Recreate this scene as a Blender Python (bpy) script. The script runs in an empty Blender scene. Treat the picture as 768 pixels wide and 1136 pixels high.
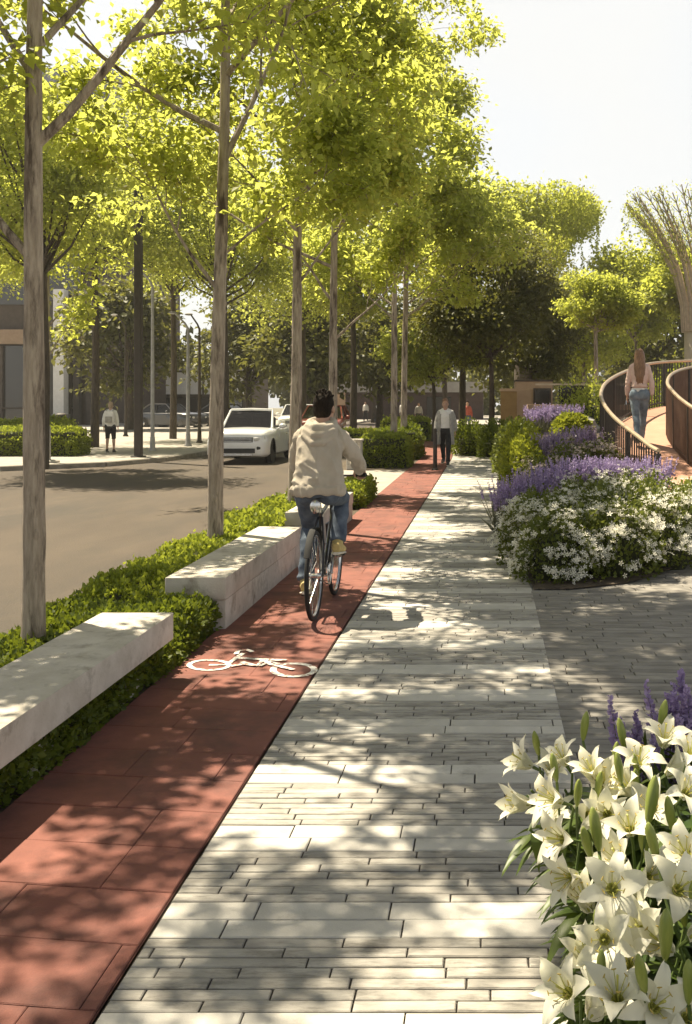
import bpy, bmesh, math, random
import numpy as np
from mathutils import Vector, Matrix, Euler, Quaternion
from mathutils import noise as mnoise
R = math.radians
PI = math.pi
random.seed(11)
rng = np.random.default_rng(11)
scene = bpy.context.scene
col = scene.collection
H = 1.7                                   # eye height
FL = 1100.0                               # focal length in photo pixels


def at(x, y, Y):
    """photo pixel + distance along the path -> point in the place"""
    return Vector(((x - 542.0) / FL * Y, Y, H - (y - 445.0) / FL * Y))


# ------------------------------------------------------------------ materials
def ramp(nt, fac, cols):
    n = nt.nodes.new('ShaderNodeValToRGB')
    el = n.color_ramp.elements
    while len(el) < len(cols):
        el.new(0.5)
    for e, (p, c) in zip(el, cols):
        e.position = p
        e.color = (c[0], c[1], c[2], 1)
    nt.links.new(fac, n.inputs[0])
    return n.outputs[0]


def new_mat(name):
    m = bpy.data.materials.new(name)
    m.use_nodes = True
    nt = m.node_tree
    b = nt.nodes['Principled BSDF']
    return m, nt, b


def mat(name, c1, c2=None, rough=0.7, scale=6.0, detail=5.0, metal=0.0, spec=0.5, bump=0.0, bscale=40.0,
        island=0.0, c3=None, c3scale=1.2, c3lo=0.5, c3hi=0.7, stretch=None, coat=0.0):
    """solid surface: colour noise between c1 and c2, island variation, blotches of c3, bump"""
    m, nt, b = new_mat(name)
    L = nt.links.new
    tc = nt.nodes.new('ShaderNodeTexCoord')
    vec = tc.outputs['Object']
    if stretch:
        mp = nt.nodes.new('ShaderNodeMapping')
        mp.inputs['Scale'].default_value = stretch
        L(vec, mp.inputs[0])
        vec = mp.outputs[0]
    b.inputs['Roughness'].default_value = rough
    b.inputs['Metallic'].default_value = metal
    b.inputs['Specular IOR Level'].default_value = spec
    b.inputs['Coat Weight'].default_value = coat
    out = None
    if c2 is not None:
        n = nt.nodes.new('ShaderNodeTexNoise')
        n.inputs['Scale'].default_value = scale
        n.inputs['Detail'].default_value = detail
        n.inputs['Roughness'].default_value = 0.62
        L(vec, n.inputs['Vector'])
        out = ramp(nt, n.outputs['Fac'], [(0.33, c1), (0.67, c2)])
    else:
        rgb = nt.nodes.new('ShaderNodeRGB')
        rgb.outputs[0].default_value = (*c1, 1)
        out = rgb.outputs[0]
    if c3 is not None:
        n = nt.nodes.new('ShaderNodeTexNoise')
        n.inputs['Scale'].default_value = c3scale
        n.inputs['Detail'].default_value = 8
        n.inputs['Roughness'].default_value = 0.7
        L(vec, n.inputs['Vector'])
        mr = nt.nodes.new('ShaderNodeMapRange')
        mr.inputs[1].default_value = c3lo
        mr.inputs[2].default_value = c3hi
        L(n.outputs['Fac'], mr.inputs[0])
        mx = nt.nodes.new('ShaderNodeMix')
        mx.data_type = 'RGBA'
        L(mr.outputs[0], mx.inputs[0])
        L(out, mx.inputs[6])
        mx.inputs[7].default_value = (*c3, 1)
        out = mx.outputs[2]
    if island:
        g = nt.nodes.new('ShaderNodeNewGeometry')
        mr = nt.nodes.new('ShaderNodeMapRange')
        mr.inputs[3].default_value = 1 - island
        mr.inputs[4].default_value = 1 + island
        L(g.outputs['Random Per Island'], mr.inputs[0])
        hs = nt.nodes.new('ShaderNodeHueSaturation')
        L(mr.outputs[0], hs.inputs['Value'])
        L(out, hs.inputs['Color'])
        out = hs.outputs[0]
    L(out, b.inputs['Base Color'])
    if bump:
        n = nt.nodes.new('ShaderNodeTexNoise')
        n.inputs['Scale'].default_value = bscale
        n.inputs['Detail'].default_value = 6
        L(vec, n.inputs['Vector'])
        bp = nt.nodes.new('ShaderNodeBump')
        bp.inputs['Strength'].default_value = bump
        bp.inputs['Distance'].default_value = 0.02
        L(n.outputs['Fac'], bp.inputs['Height'])
        L(bp.outputs[0], b.inputs['Normal'])
    return m


def leaf_mat(name, dark, light, trans, amount=0.4, rough=0.55, nscale=0.6):
    """thin leaves: reflect on the lit face and let yellow-green light through"""
    m, nt, b = new_mat(name)
    L = nt.links.new
    g = nt.nodes.new('ShaderNodeNewGeometry')
    tc = nt.nodes.new('ShaderNodeTexCoord')
    n = nt.nodes.new('ShaderNodeTexNoise')
    n.inputs['Scale'].default_value = nscale
    n.inputs['Detail'].default_value = 2
    L(tc.outputs['Object'], n.inputs['Vector'])
    ad = nt.nodes.new('ShaderNodeMath')
    ad.operation = 'ADD'
    L(g.outputs['Random Per Island'], ad.inputs[0])
    L(n.outputs['Fac'], ad.inputs[1])
    mr = nt.nodes.new('ShaderNodeMapRange')
    mr.inputs[1].default_value = 0.25
    mr.inputs[2].default_value = 1.3
    L(ad.outputs[0], mr.inputs[0])
    c = ramp(nt, mr.outputs[0], [(0.0, dark), (1.0, light)])
    L(c, b.inputs['Base Color'])
    b.inputs['Roughness'].default_value = rough
    b.inputs['Specular IOR Level'].default_value = 0.35
    tr = nt.nodes.new('ShaderNodeBsdfTranslucent')
    t2 = ramp(nt, mr.outputs[0], [(0.0, tuple(x * 0.6 for x in trans)), (1.0, trans)])
    L(t2, tr.inputs['Color'])
    mx = nt.nodes.new('ShaderNodeMixShader')
    mx.inputs[0].default_value = amount
    L(b.outputs[0], mx.inputs[1])
    L(tr.outputs[0], mx.inputs[2])
    L(mx.outputs[0], nt.nodes['Material Output'].inputs['Surface'])
    return m


def glass_mat(name, tint=(0.05, 0.06, 0.06), rough=0.03, alpha=1.0, spec=0.8):
    m, nt, b = new_mat(name)
    b.inputs['Base Color'].default_value = (*tint, 1)
    b.inputs['Roughness'].default_value = rough
    b.inputs['Specular IOR Level'].default_value = spec
    if alpha < 1:
        b.inputs['Alpha'].default_value = alpha
    return m


M = {}
# foliage
M['leaf_street'] = leaf_mat('leaf_street', (0.065, 0.105, 0.018), (0.17, 0.215, 0.045), (0.79, 0.83, 0.16), 0.60)
M['leaf_far'] = leaf_mat('leaf_far', (0.060, 0.098, 0.018), (0.17, 0.215, 0.045), (0.75, 0.79, 0.15), 0.58, nscale=0.35)
M['leaf_bright'] = leaf_mat('leaf_bright', (0.09, 0.14, 0.014), (0.23, 0.26, 0.045), (0.76, 0.80, 0.13), 0.54, nscale=0.8)
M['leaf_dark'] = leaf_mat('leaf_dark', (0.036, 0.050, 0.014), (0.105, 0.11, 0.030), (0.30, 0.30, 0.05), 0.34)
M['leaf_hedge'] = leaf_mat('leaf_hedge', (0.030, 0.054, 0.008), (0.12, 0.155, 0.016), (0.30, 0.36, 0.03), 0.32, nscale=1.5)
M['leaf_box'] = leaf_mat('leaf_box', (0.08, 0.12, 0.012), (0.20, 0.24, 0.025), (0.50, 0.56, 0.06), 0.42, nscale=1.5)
M['leaf_bed'] = leaf_mat('leaf_bed', (0.045, 0.068, 0.012), (0.13, 0.155, 0.025), (0.28, 0.32, 0.05), 0.32, nscale=2)
M['leaf_lime'] = leaf_mat('leaf_lime', (0.12, 0.16, 0.015), (0.24, 0.27, 0.03), (0.50, 0.53, 0.05), 0.4, nscale=2)
M['leaf_lily'] = leaf_mat('leaf_lily', (0.028, 0.058, 0.012), (0.085, 0.125, 0.020), (0.20, 0.27, 0.03), 0.28, rough=0.4, nscale=5)
M['leaf_grey'] = leaf_mat('leaf_grey', (0.10, 0.11, 0.075), (0.20, 0.20, 0.13), (0.2, 0.2, 0.1), 0.2)
M['blossom_white'] = leaf_mat('blossom_white', (0.70, 0.67, 0.52), (0.86, 0.84, 0.74), (0.70, 0.68, 0.50), 0.25, nscale=3)
M['blossom_pink'] = leaf_mat('blossom_pink', (0.42, 0.33, 0.30), (0.62, 0.52, 0.45), (0.4, 0.3, 0.25), 0.25, nscale=3)
M['blossom_purple'] = leaf_mat('blossom_purple', (0.26, 0.19, 0.38), (0.52, 0.42, 0.66), (0.42, 0.32, 0.56), 0.3, nscale=3)
M['blossom_mauve'] = leaf_mat('blossom_mauve', (0.30, 0.22, 0.40), (0.50, 0.40, 0.58), (0.4, 0.3, 0.45), 0.3, nscale=3)
M['petal'] = leaf_mat('petal', (0.70, 0.68, 0.52), (0.82, 0.80, 0.68), (0.85, 0.84, 0.62), 0.28, rough=0.45, nscale=9)
M['lily_throat'] = mat('lily_throat', (0.34, 0.36, 0.06), (0.48, 0.44, 0.12), 0.6)
M['anther'] = mat('anther', (0.36, 0.27, 0.06), (0.46, 0.36, 0.10), 0.8)
M['bud'] = mat('bud', (0.13, 0.18, 0.025), (0.32, 0.35, 0.08), 0.45, scale=18, stretch=(1, 1, 0.2))
M['stem'] = mat('stem', (0.06, 0.10, 0.02), (0.10, 0.14, 0.03), 0.6)
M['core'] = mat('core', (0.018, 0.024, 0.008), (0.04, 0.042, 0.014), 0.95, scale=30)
# wood and bark
M['bark'] = mat('bark', (0.23, 0.185, 0.14), (0.46, 0.39, 0.31), 0.88, scale=11, bump=0.9, bscale=34, stretch=(2.2, 2.2, 0.35),
                c3=(0.085, 0.062, 0.044), c3scale=4.5, c3lo=0.50, c3hi=0.62)
M['bark_dark'] = mat('bark_dark', (0.045, 0.035, 0.026), (0.11, 0.085, 0.06), 0.9, scale=10, bump=0.5, bscale=30, stretch=(2, 2, 0.4))
# ground
M['paver_wide'] = mat('paver_wide', (0.50, 0.475, 0.43), (0.60, 0.575, 0.525), 0.75, scale=5, bump=0.08, bscale=120, island=0.07,
                      c3=(0.30, 0.28, 0.25), c3scale=7, c3lo=0.56, c3hi=0.80)
M['paver_narrow'] = mat('paver_narrow', (0.29, 0.27, 0.24), (0.46, 0.435, 0.39), 0.8, scale=9, bump=0.16, bscale=90, island=0.13,
                        c3=(0.12, 0.11, 0.095), c3scale=16, c3lo=0.50, c3hi=0.76, stretch=(0.45, 1.6, 1))
M['paver_plaza'] = mat('paver_plaza', (0.19, 0.175, 0.155), (0.30, 0.28, 0.25), 0.8, scale=7, bump=0.15, bscale=80, island=0.16,
                       c3=(0.16, 0.14, 0.12), c3scale=8, c3lo=0.55, c3hi=0.8, stretch=(0.5, 1.5, 1))
M['joint'] = mat('joint', (0.045, 0.038, 0.032), (0.09, 0.078, 0.065), 0.95, scale=20)
M['red_path'] = mat('red_path', (0.18, 0.062, 0.046), (0.26, 0.094, 0.069), 0.82, scale=3.5, bump=0.22, bscale=170, island=0.05,
                    c3=(0.105, 0.045, 0.037), c3scale=2.6, c3lo=0.46, c3hi=0.72)
M['red_joint'] = mat('red_joint', (0.085, 0.032, 0.026), (0.12, 0.045, 0.036), 0.95)
M['paint'] = mat('paint', (0.72, 0.70, 0.65), (0.80, 0.79, 0.75), 0.6, scale=20, bump=0.1, bscale=120,
                 c3=(0.27, 0.15, 0.12), c3scale=24, c3lo=0.50, c3hi=0.57)
M['asphalt'] = mat('asphalt', (0.060, 0.043, 0.029), (0.085, 0.063, 0.043), 0.85, scale=1.1, detail=8, bump=0.35, bscale=60,
                   c3=(0.048, 0.038, 0.028), c3scale=0.6, c3lo=0.46, c3hi=0.66, stretch=(1.0, 0.35, 1))
M['concrete_slab'] = mat('concrete_slab', (0.30, 0.275, 0.235), (0.42, 0.385, 0.335), 0.85, scale=2.5, bump=0.1, bscale=60,
                         c3=(0.30, 0.275, 0.24), c3scale=1.4)
M['kerb'] = mat('kerb', (0.20, 0.18, 0.15), (0.32, 0.29, 0.25), 0.9, scale=6)
M['earth'] = mat('earth', (0.06, 0.045, 0.03), (0.12, 0.09, 0.06), 0.95, scale=8, bump=0.6, bscale=30)
M['ground'] = mat('ground', (0.13, 0.12, 0.08), (0.2, 0.18, 0.12), 0.95, scale=0.4)
M['stone_bench'] = mat('stone_bench', (0.44, 0.40, 0.34), (0.60, 0.56, 0.50), 0.8, scale=4, bump=0.22, bscale=70,
                       c3=(0.20, 0.165, 0.125), c3scale=4.5, c3lo=0.52, c3hi=0.72)
M['rock'] = mat('rock', (0.24, 0.235, 0.225), (0.40, 0.39, 0.375), 0.9, scale=5, bump=0.6, bscale=9)
# built things
M['terracotta'] = mat('terracotta', (0.46, 0.245, 0.165), (0.53, 0.30, 0.205), 0.85, scale=3, bump=0.12, bscale=80)
M['rail_bronze'] = mat('rail_bronze', (0.46, 0.36, 0.25), (0.56, 0.45, 0.32), 0.38, metal=0.55)
M['rail_dark'] = mat('rail_dark', (0.028, 0.024, 0.022), (0.05, 0.043, 0.038), 0.5, metal=0.3)
M['rail_brown'] = mat('rail_brown', (0.15, 0.09, 0.065), (0.20, 0.125, 0.09), 0.55, metal=0.2)
M['mast_brown'] = mat('mast_brown', (0.028, 0.021, 0.016), (0.045, 0.034, 0.026), 0.6)
M['steel_grey'] = mat('steel_grey', (0.30, 0.29, 0.27), (0.42, 0.40, 0.37), 0.5, metal=0.4)
M['bronze_glass'] = glass_mat('bronze_glass', (0.020, 0.017, 0.014), 0.12)
M['wall_brown'] = mat('wall_brown', (0.055, 0.04, 0.03), (0.08, 0.06, 0.045), 0.8, scale=3)
M['wall_maroon'] = mat('wall_maroon', (0.05, 0.03, 0.027), (0.075, 0.045, 0.04), 0.8, scale=2)
M['beam_tan'] = mat('beam_tan', (0.28, 0.19, 0.12), (0.34, 0.24, 0.155), 0.75, scale=4)
M['wall_tan'] = mat('wall_tan', (0.36, 0.24, 0.155), (0.43, 0.30, 0.20), 0.8, scale=3)
M['wall_ochre'] = mat('wall_ochre', (0.20, 0.12, 0.045), (0.26, 0.165, 0.065), 0.8, scale=3)
M['white_wall'] = mat('white_wall', (0.66, 0.65, 0.62), (0.76, 0.75, 0.72), 0.7, scale=3)
M['tower_blue'] = mat('tower_blue', (0.16, 0.175, 0.20), (0.20, 0.215, 0.24), 0.6, scale=1)
M['roof_grey'] = mat('roof_grey', (0.24, 0.23, 0.22), (0.32, 0.31, 0.29), 0.8, scale=2)
M['white_steel'] = mat('white_steel', (0.62, 0.54, 0.46), (0.72, 0.64, 0.55), 0.5, scale=3)
M['rod'] = mat('rod', (0.48, 0.37, 0.28), (0.64, 0.52, 0.41), 0.5, island=0.2)
M['rod_inner'] = mat('rod_inner', (0.22, 0.165, 0.12), (0.30, 0.22, 0.16), 0.6, island=0.2)
# vehicles and people
M['car_white'] = mat('car_white', (0.74, 0.74, 0.73), (0.78, 0.78, 0.77), 0.3, coat=0.8)
M['car_dark'] = mat('car_dark', (0.03, 0.032, 0.036), (0.04, 0.042, 0.046), 0.3, coat=0.8)
M['car_red'] = mat('car_red', (0.30, 0.05, 0.03), (0.34, 0.07, 0.04), 0.35, coat=0.6)
M['car_glass'] = glass_mat('car_glass', (0.010, 0.010, 0.010), 0.05, 0.85, 0.3)
M['black_plastic'] = mat('black_plastic', (0.015, 0.015, 0.015), (0.025, 0.025, 0.025), 0.6)
M['chrome'] = mat('chrome', (0.55, 0.55, 0.54), (0.65, 0.65, 0.64), 0.25, metal=0.9)
M['lamp_glass'] = glass_mat('lamp_glass', (0.62, 0.62, 0.60), 0.1)
M['rubber'] = mat('rubber', (0.012, 0.012, 0.012), (0.02, 0.02, 0.02), 0.85)
M['bike_black'] = mat('bike_black', (0.012, 0.012, 0.014), (0.02, 0.02, 0.024), 0.3, coat=0.5)
M['skin'] = mat('skin', (0.40, 0.235, 0.16), (0.46, 0.28, 0.20), 0.55, scale=14)
M['skin_fair'] = mat('skin_fair', (0.50, 0.31, 0.23), (0.56, 0.36, 0.27), 0.55, scale=14)
M['hair_dark'] = mat('hair_dark', (0.010, 0.008, 0.006), (0.028, 0.020, 0.015), 0.85, spec=0.12, scale=60, bump=0.9, bscale=70, stretch=(1, 1, 0.3))
M['hair_brown'] = mat('hair_brown', (0.13, 0.065, 0.03), (0.30, 0.165, 0.085), 0.5, scale=60, bump=0.6, bscale=90, stretch=(1.4, 1.4, 0.12))
M['hair_grey'] = mat('hair_grey', (0.28, 0.2, 0.13), (0.4, 0.3, 0.2), 0.6, scale=50)
M['hoodie'] = mat('hoodie', (0.44, 0.385, 0.31), (0.54, 0.48, 0.40), 0.9, scale=5, bump=0.5, bscale=260)
M['denim'] = mat('denim', (0.045, 0.062, 0.095), (0.13, 0.165, 0.215), 0.9, scale=9, bump=0.3, bscale=200)
M['denim_light'] = mat('denim_light', (0.10, 0.145, 0.19), (0.24, 0.29, 0.34), 0.9, scale=8, bump=0.3, bscale=200)
M['cloth_pink'] = mat('cloth_pink', (0.62, 0.44, 0.38), (0.70, 0.53, 0.46), 0.9, scale=12, bump=0.3, bscale=120)
M['cloth_white'] = mat('cloth_white', (0.68, 0.66, 0.62), (0.78, 0.76, 0.72), 0.9, scale=12, bump=0.3, bscale=120)
M['cloth_grey'] = mat('cloth_grey', (0.30, 0.28, 0.26), (0.42, 0.40, 0.36), 0.9, scale=12, bump=0.3, bscale=120)
M['cloth_black'] = mat('cloth_black', (0.018, 0.017, 0.018), (0.035, 0.033, 0.033), 0.9, scale=12)
M['cloth_red'] = mat('cloth_red', (0.32, 0.07, 0.05), (0.4, 0.1, 0.07), 0.9, scale=12)
M['shoe_yellow'] = mat('shoe_yellow', (0.42, 0.32, 0.12), (0.55, 0.43, 0.18), 0.7, scale=20)
M['sole_white'] = mat('sole_white', (0.62, 0.58, 0.48), (0.7, 0.66, 0.56), 0.7)
M['shoe_dark'] = mat('shoe_dark', (0.03, 0.03, 0.032), (0.05, 0.05, 0.05), 0.6)


# ------------------------------------------------------------------ mesh helpers
class MB:
    """collects shapes; build() links them as ONE mesh object"""

    def __init__(s):
        s.v, s.f, s.m, s.mi = [], [], [], 0

    def add(s, vs, fs):
        o = len(s.v)
        s.v.extend([tuple(p) for p in vs])
        s.f.extend([tuple(i + o for i in f) for f in fs])
        s.m.extend([s.mi] * len(fs))
        return s

    def box(s, c, d, rot=None, bev=0.0, seg=1):
        bm = bmesh.new()
        bmesh.ops.create_cube(bm, size=1.0)
        for v in bm.verts:
            v.co = Vector((v.co.x * d[0], v.co.y * d[1], v.co.z * d[2]))
        if bev:
            bmesh.ops.bevel(bm, geom=list(bm.edges), offset=bev, segments=seg, affect='EDGES', profile=0.6)
        mx = Matrix.Translation(Vector(c)) @ (Euler(rot).to_matrix().to_4x4() if rot else Matrix())
        bm.verts.ensure_lookup_table()
        bm.verts.index_update()
        s.add([mx @ v.co for v in bm.verts], [[v.index for v in f.verts] for f in bm.faces])
        bm.free()
        return s

    def tube(s, pts, rad, n=8, cap=True):
        pts = [Vector(p) for p in pts]
        k = len(pts)
        if not hasattr(rad, '__len__'):
            rad = [rad] * k
        d0 = (pts[1] - pts[0]).normalized()
        u = d0.orthogonal().normalized()
        vs = []
        for i, p in enumerate(pts):
            a = pts[max(i - 1, 0)]
            b = pts[min(i + 1, k - 1)]
            d = (b - a)
            d = d.normalized() if d.length > 1e-9 else d0
            u = (u - d * u.dot(d))
            u = u.normalized() if u.length > 1e-6 else d.orthogonal().normalized()
            w = d.cross(u)
            for j in range(n):
                t = 2 * PI * j / n
                vs.append(p + (u * math.cos(t) + w * math.sin(t)) * rad[i])
        fs = [(i * n + j, i * n + (j + 1) % n, (i + 1) * n + (j + 1) % n, (i + 1) * n + j) for i in range(k - 1) for j in range(n)]
        if cap:
            fs.append(tuple(range(n))[::-1])
            fs.append(tuple((k - 1) * n + j for j in range(n)))
        return s.add(vs, fs)

    def etube(s, pts, rx, ry, n=16, side=(1, 0, 0), cap=True):
        """tube with elliptic rings: rx along side, ry across it"""
        pts = [Vector(p) for p in pts]
        side = Vector(side)
        k = len(pts)
        vs = []
        for i, p in enumerate(pts):
            d = (pts[min(i + 1, k - 1)] - pts[max(i - 1, 0)]).normalized()
            u = (side - d * side.dot(d)).normalized()
            w = d.cross(u)
            for j in range(n):
                t = 2 * PI * j / n
                vs.append(p + u * math.cos(t) * rx[i] + w * math.sin(t) * ry[i])
        fs = [(i * n + j, i * n + (j + 1) % n, (i + 1) * n + (j + 1) % n, (i + 1) * n + j) for i in range(k - 1) for j in range(n)]
        if cap:
            fs.append(tuple(range(n))[::-1])
            fs.append(tuple((k - 1) * n + j for j in range(n)))
        return s.add(vs, fs)

    def ell(s, c, r, n=12, rot=None):
        c = Vector(c)
        mx = Euler(rot).to_matrix() if rot else Matrix.Identity(3)
        if not hasattr(r, '__len__'):
            r = (r, r, r)
        k = max(5, n // 2 + 1)
        vs = [c + mx @ Vector((0, 0, r[2]))]
        for i in range(1, k):
            ph = PI * i / k
            for j in range(n):
                t = 2 * PI * j / n
                vs.append(c + mx @ Vector((r[0] * math.sin(ph) * math.cos(t), r[1] * math.sin(ph) * math.sin(t), r[2] * math.cos(ph))))
        vs.append(c + mx @ Vector((0, 0, -r[2])))
        fs = [(0, 1 + j, 1 + (j + 1) % n) for j in range(n)]
        for i in range(k - 2):
            a = 1 + i * n
            fs += [(a + j, a + n + j, a + n + (j + 1) % n, a + (j + 1) % n) for j in range(n)]
        a = 1 + (k - 2) * n
        fs += [(a + j, len(vs) - 1, a + (j + 1) % n) for j in range(n)]
        return s.add(vs, fs)

    def lathe(s, prof, c=(0, 0, 0), n=16, mx=None):
        c = Vector(c)
        vs = []
        for r, z in prof:
            for j in range(n):
                t = 2 * PI * j / n
                p = Vector((r * math.cos(t), r * math.sin(t), z))
                vs.append(c + (mx @ p if mx else p))
        k = len(prof)
        fs = [(i * n + j, i * n + (j + 1) % n, (i + 1) * n + (j + 1) % n, (i + 1) * n + j) for i in range(k - 1) for j in range(n)]
        fs.append(tuple(range(n))[::-1])
        fs.append(tuple((k - 1) * n + j for j in range(n)))
        return s.add(vs, fs)

    def torus(s, c, Rr, r, n=36, k=8, axis='x', sx=1.0):
        vs = []
        for i in range(n):
            t = 2 * PI * i / n
            for j in range(k):
                q = 2 * PI * j / k
                rad = Rr + r * math.cos(q)
                a, b, h = rad * math.cos(t), rad * math.sin(t), r * sx * math.sin(q)
                p = {'x': (h, a, b), 'y': (a, h, b), 'z': (a, b, h)}[axis]
                vs.append(Vector(c) + Vector(p))
        fs = [(i * k + j, ((i + 1) % n) * k + j, ((i + 1) % n) * k + (j + 1) % k, i * k + (j + 1) % k) for i in range(n) for j in range(k)]
        return s.add(vs, fs)

    def prism(s, poly, z0, z1):
        n = len(poly)
        vs = [(x, y, z0) for x, y in poly] + [(x, y, z1) for x, y in poly]
        fs = [tuple(range(n))[::-1], tuple(range(n, 2 * n))] + [(i, (i + 1) % n, n + (i + 1) % n, n + i) for i in range(n)]
        return s.add(vs, fs)

    def build(s, name, mats, parent=None, smooth=35):
        me = bpy.data.meshes.new(name)
        me.from_pydata(s.v, [], s.f)
        if not isinstance(mats, (list, tuple)):
            mats = [mats]
        for m in mats:
            me.materials.append(m)
        if len(mats) > 1:
            me.polygons.foreach_set('material_index', s.m)
        if smooth:
            me.polygons.foreach_set('use_smooth', [True] * len(me.polygons))
            me.set_sharp_from_angle(angle=R(smooth))
        me.update()
        return link(name, me, parent)


def link(name, me, parent=None):
    o = bpy.data.objects.new(name, me)
    col.objects.link(o)
    if parent is not None:
        o.parent = parent
    return o


def tag(o, label=None, cat=None, group=None, kind=None):
    for k, v in (('label', label), ('category', cat), ('group', group), ('kind', kind)):
        if v:
            o[k] = v
    return o


def empty(name, loc, rz=0.0, label=None, cat=None, group=None):
    o = bpy.data.objects.new(name, None)
    o.empty_display_size = 0.1
    o.location = loc
    o.rotation_euler = (0, 0, rz)
    col.objects.link(o)
    return tag(o, label, cat, group)


def copy_tree(o, parent=None):
    c = o.copy()
    col.objects.link(c)
    c.parent = parent
    for ch in list(o.children):
        copy_tree(ch, c)
    return c


def np_mesh(name, V, Fc, mats, midx=None):
    """V (n,3), Fc (m,k) -> mesh data"""
    me = bpy.data.meshes.new(name)
    V = np.asarray(V, np.float32)
    Fc = np.asarray(Fc, np.int32)
    m, k = Fc.shape
    me.vertices.add(len(V))
    me.vertices.foreach_set('co', V.ravel())
    me.loops.add(m * k)
    me.loops.foreach_set('vertex_index', Fc.ravel())
    me.polygons.add(m)
    me.polygons.foreach_set('loop_start', np.arange(0, m * k, k, dtype=np.int32))
    for mm in (mats if isinstance(mats, (list, tuple)) else [mats]):
        me.materials.append(mm)
    if midx is not None:
        me.polygons.foreach_set('material_index', np.asarray(midx, np.int32))
    me.update(calc_edges=True)
    return me


def unit(a):
    return a / np.maximum(np.linalg.norm(a, axis=-1, keepdims=True), 1e-9)


def leaves(P, D, U, L, W=0.42, fold=0.18, droop=0.0):
    """one folded pointed leaf per point: P base, D tip direction, U rough normal, L length"""
    P, D, U = np.asarray(P, float), unit(np.asarray(D, float)), np.asarray(U, float)
    L = np.broadcast_to(np.asarray(L, float), (len(P),))[:, None]
    S = unit(np.cross(D, U))
    N = unit(np.cross(S, D))
    a = P
    b = P + D * L * 0.45 + S * L * W + N * L * fold
    c = P + D * L - N * L * droop
    d = P + D * L * 0.45 - S * L * W + N * L * fold
    V = np.stack([a, b, c, d], 1).reshape(-1, 3)
    i = np.arange(len(P))[:, None] * 4
    Fc = np.concatenate([i + np.array([[0, 1, 2]]), i + np.array([[0, 2, 3]])], 1).reshape(-1, 3)
    return V, Fc


def rand_dir(n):
    return unit(rng.normal(size=(n, 3)))


def flowers(P, N, r, petals=5):
    """tiny open flowers: a fan of petals facing N"""
    P, N = np.asarray(P, float), unit(np.asarray(N, float))
    n = len(P)
    A = unit(np.cross(N, rand_dir(n)))
    B = np.cross(N, A)
    r = np.broadcast_to(np.asarray(r, float), (n,))
    Vs, k = [], 0
    ang0 = rng.uniform(0, 6.28, n)
    Vs.append(P)
    for j in range(petals):
        for q, (da, rr, up) in enumerate(((-0.32, 0.75, 0.12), (0.0, 1.0, 0.2), (0.32, 0.75, 0.12))):
            t = ang0 + 2 * PI * j / petals + da * (5.0 / petals)
            Vs.append(P + (A * np.cos(t)[:, None] + B * np.sin(t)[:, None]) * (r * rr)[:, None] + N * (r * up)[:, None])
    V = np.stack(Vs, 1)
    w = V.shape[1]
    base = np.arange(n)[:, None] * w
    Fs = []
    for j in range(petals):
        Fs.append(base + np.array([[0, 1 + 3 * j, 2 + 3 * j, 3 + 3 * j]]))
    return V.reshape(-1, 3), np.concatenate(Fs, 0)


def cat(parts):
    """join [(V, F)] of equal face size"""
    Vs, Fs, o = [], [], 0
    for V, Fc in parts:
        Vs.append(V)
        Fs.append(Fc + o)
        o += len(V)
    return np.concatenate(Vs), np.concatenate(Fs)


def remesh(mb, name, m, parent=None, voxel=0.012, smooth=4, factor=0.5, folds=None):
    """fuse overlapping shapes into one continuous skin"""
    o = mb.build(name, m, None, smooth=0)
    r = o.modifiers.new('r', 'REMESH')
    r.mode = 'VOXEL'
    r.voxel_size = voxel
    r.use_smooth_shade = True
    sm = o.modifiers.new('s', 'SMOOTH')
    sm.iterations = smooth
    sm.factor = factor
    dg = bpy.context.evaluated_depsgraph_get()
    me = bpy.data.meshes.new_from_object(o.evaluated_get(dg))
    if folds:
        # cloth folds: ridges that run mostly up and down, tighter near the hem
        amp, sx, sz, zlo = folds
        k = len(me.vertices)
        N = np.empty(k * 3, np.float32)
        C = np.empty(k * 3, np.float32)
        me.vertices.foreach_get('normal', N)
        me.vertices.foreach_get('co', C)
        N, C = N.reshape(-1, 3), C.reshape(-1, 3)
        for i in range(k):
            x, y, z = C[i]
            a = mnoise.noise(Vector((x * sx + 0.5 * z * sx * 0.3, y * sx, z * sz)))
            b = mnoise.noise(Vector((x * sx * 0.5 + 9, y * sx * 0.5, z * sx * 1.1 + x * 6)))
            q = max(0.0, 1 - abs(z - zlo) / 0.25)
            C[i] += N[i] * amp * ((1 - abs(a) * 3.4) * 0.8 + (1 - abs(b) * 3.0) * (0.2 + 0.8 * q) + 0.45)
        me.vertices.foreach_set('co', C.ravel())
        me.update()
    old = o.data
    o.modifiers.clear()
    o.data = me
    me.name = name
    me.materials.clear()
    me.materials.append(m)
    bpy.data.meshes.remove(old)
    if parent is not None:
        o.parent = parent
    return o
# ------------------------------------------------------------------ camera, light, sky
cam = bpy.data.cameras.new('camera')
cam.sensor_fit = 'HORIZONTAL'
cam.sensor_width = 36
cam.lens = 36 * FL / 768
cam.shift_x = -158 / 768
cam.shift_y = -123 / 768
cam.clip_start = 0.05
cam.clip_end = 2000
co = bpy.data.objects.new('camera', cam)
co.location = (0, 0, H)
co.rotation_euler = (R(90), 0, 0)
col.objects.link(co)
scene.camera = co

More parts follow.
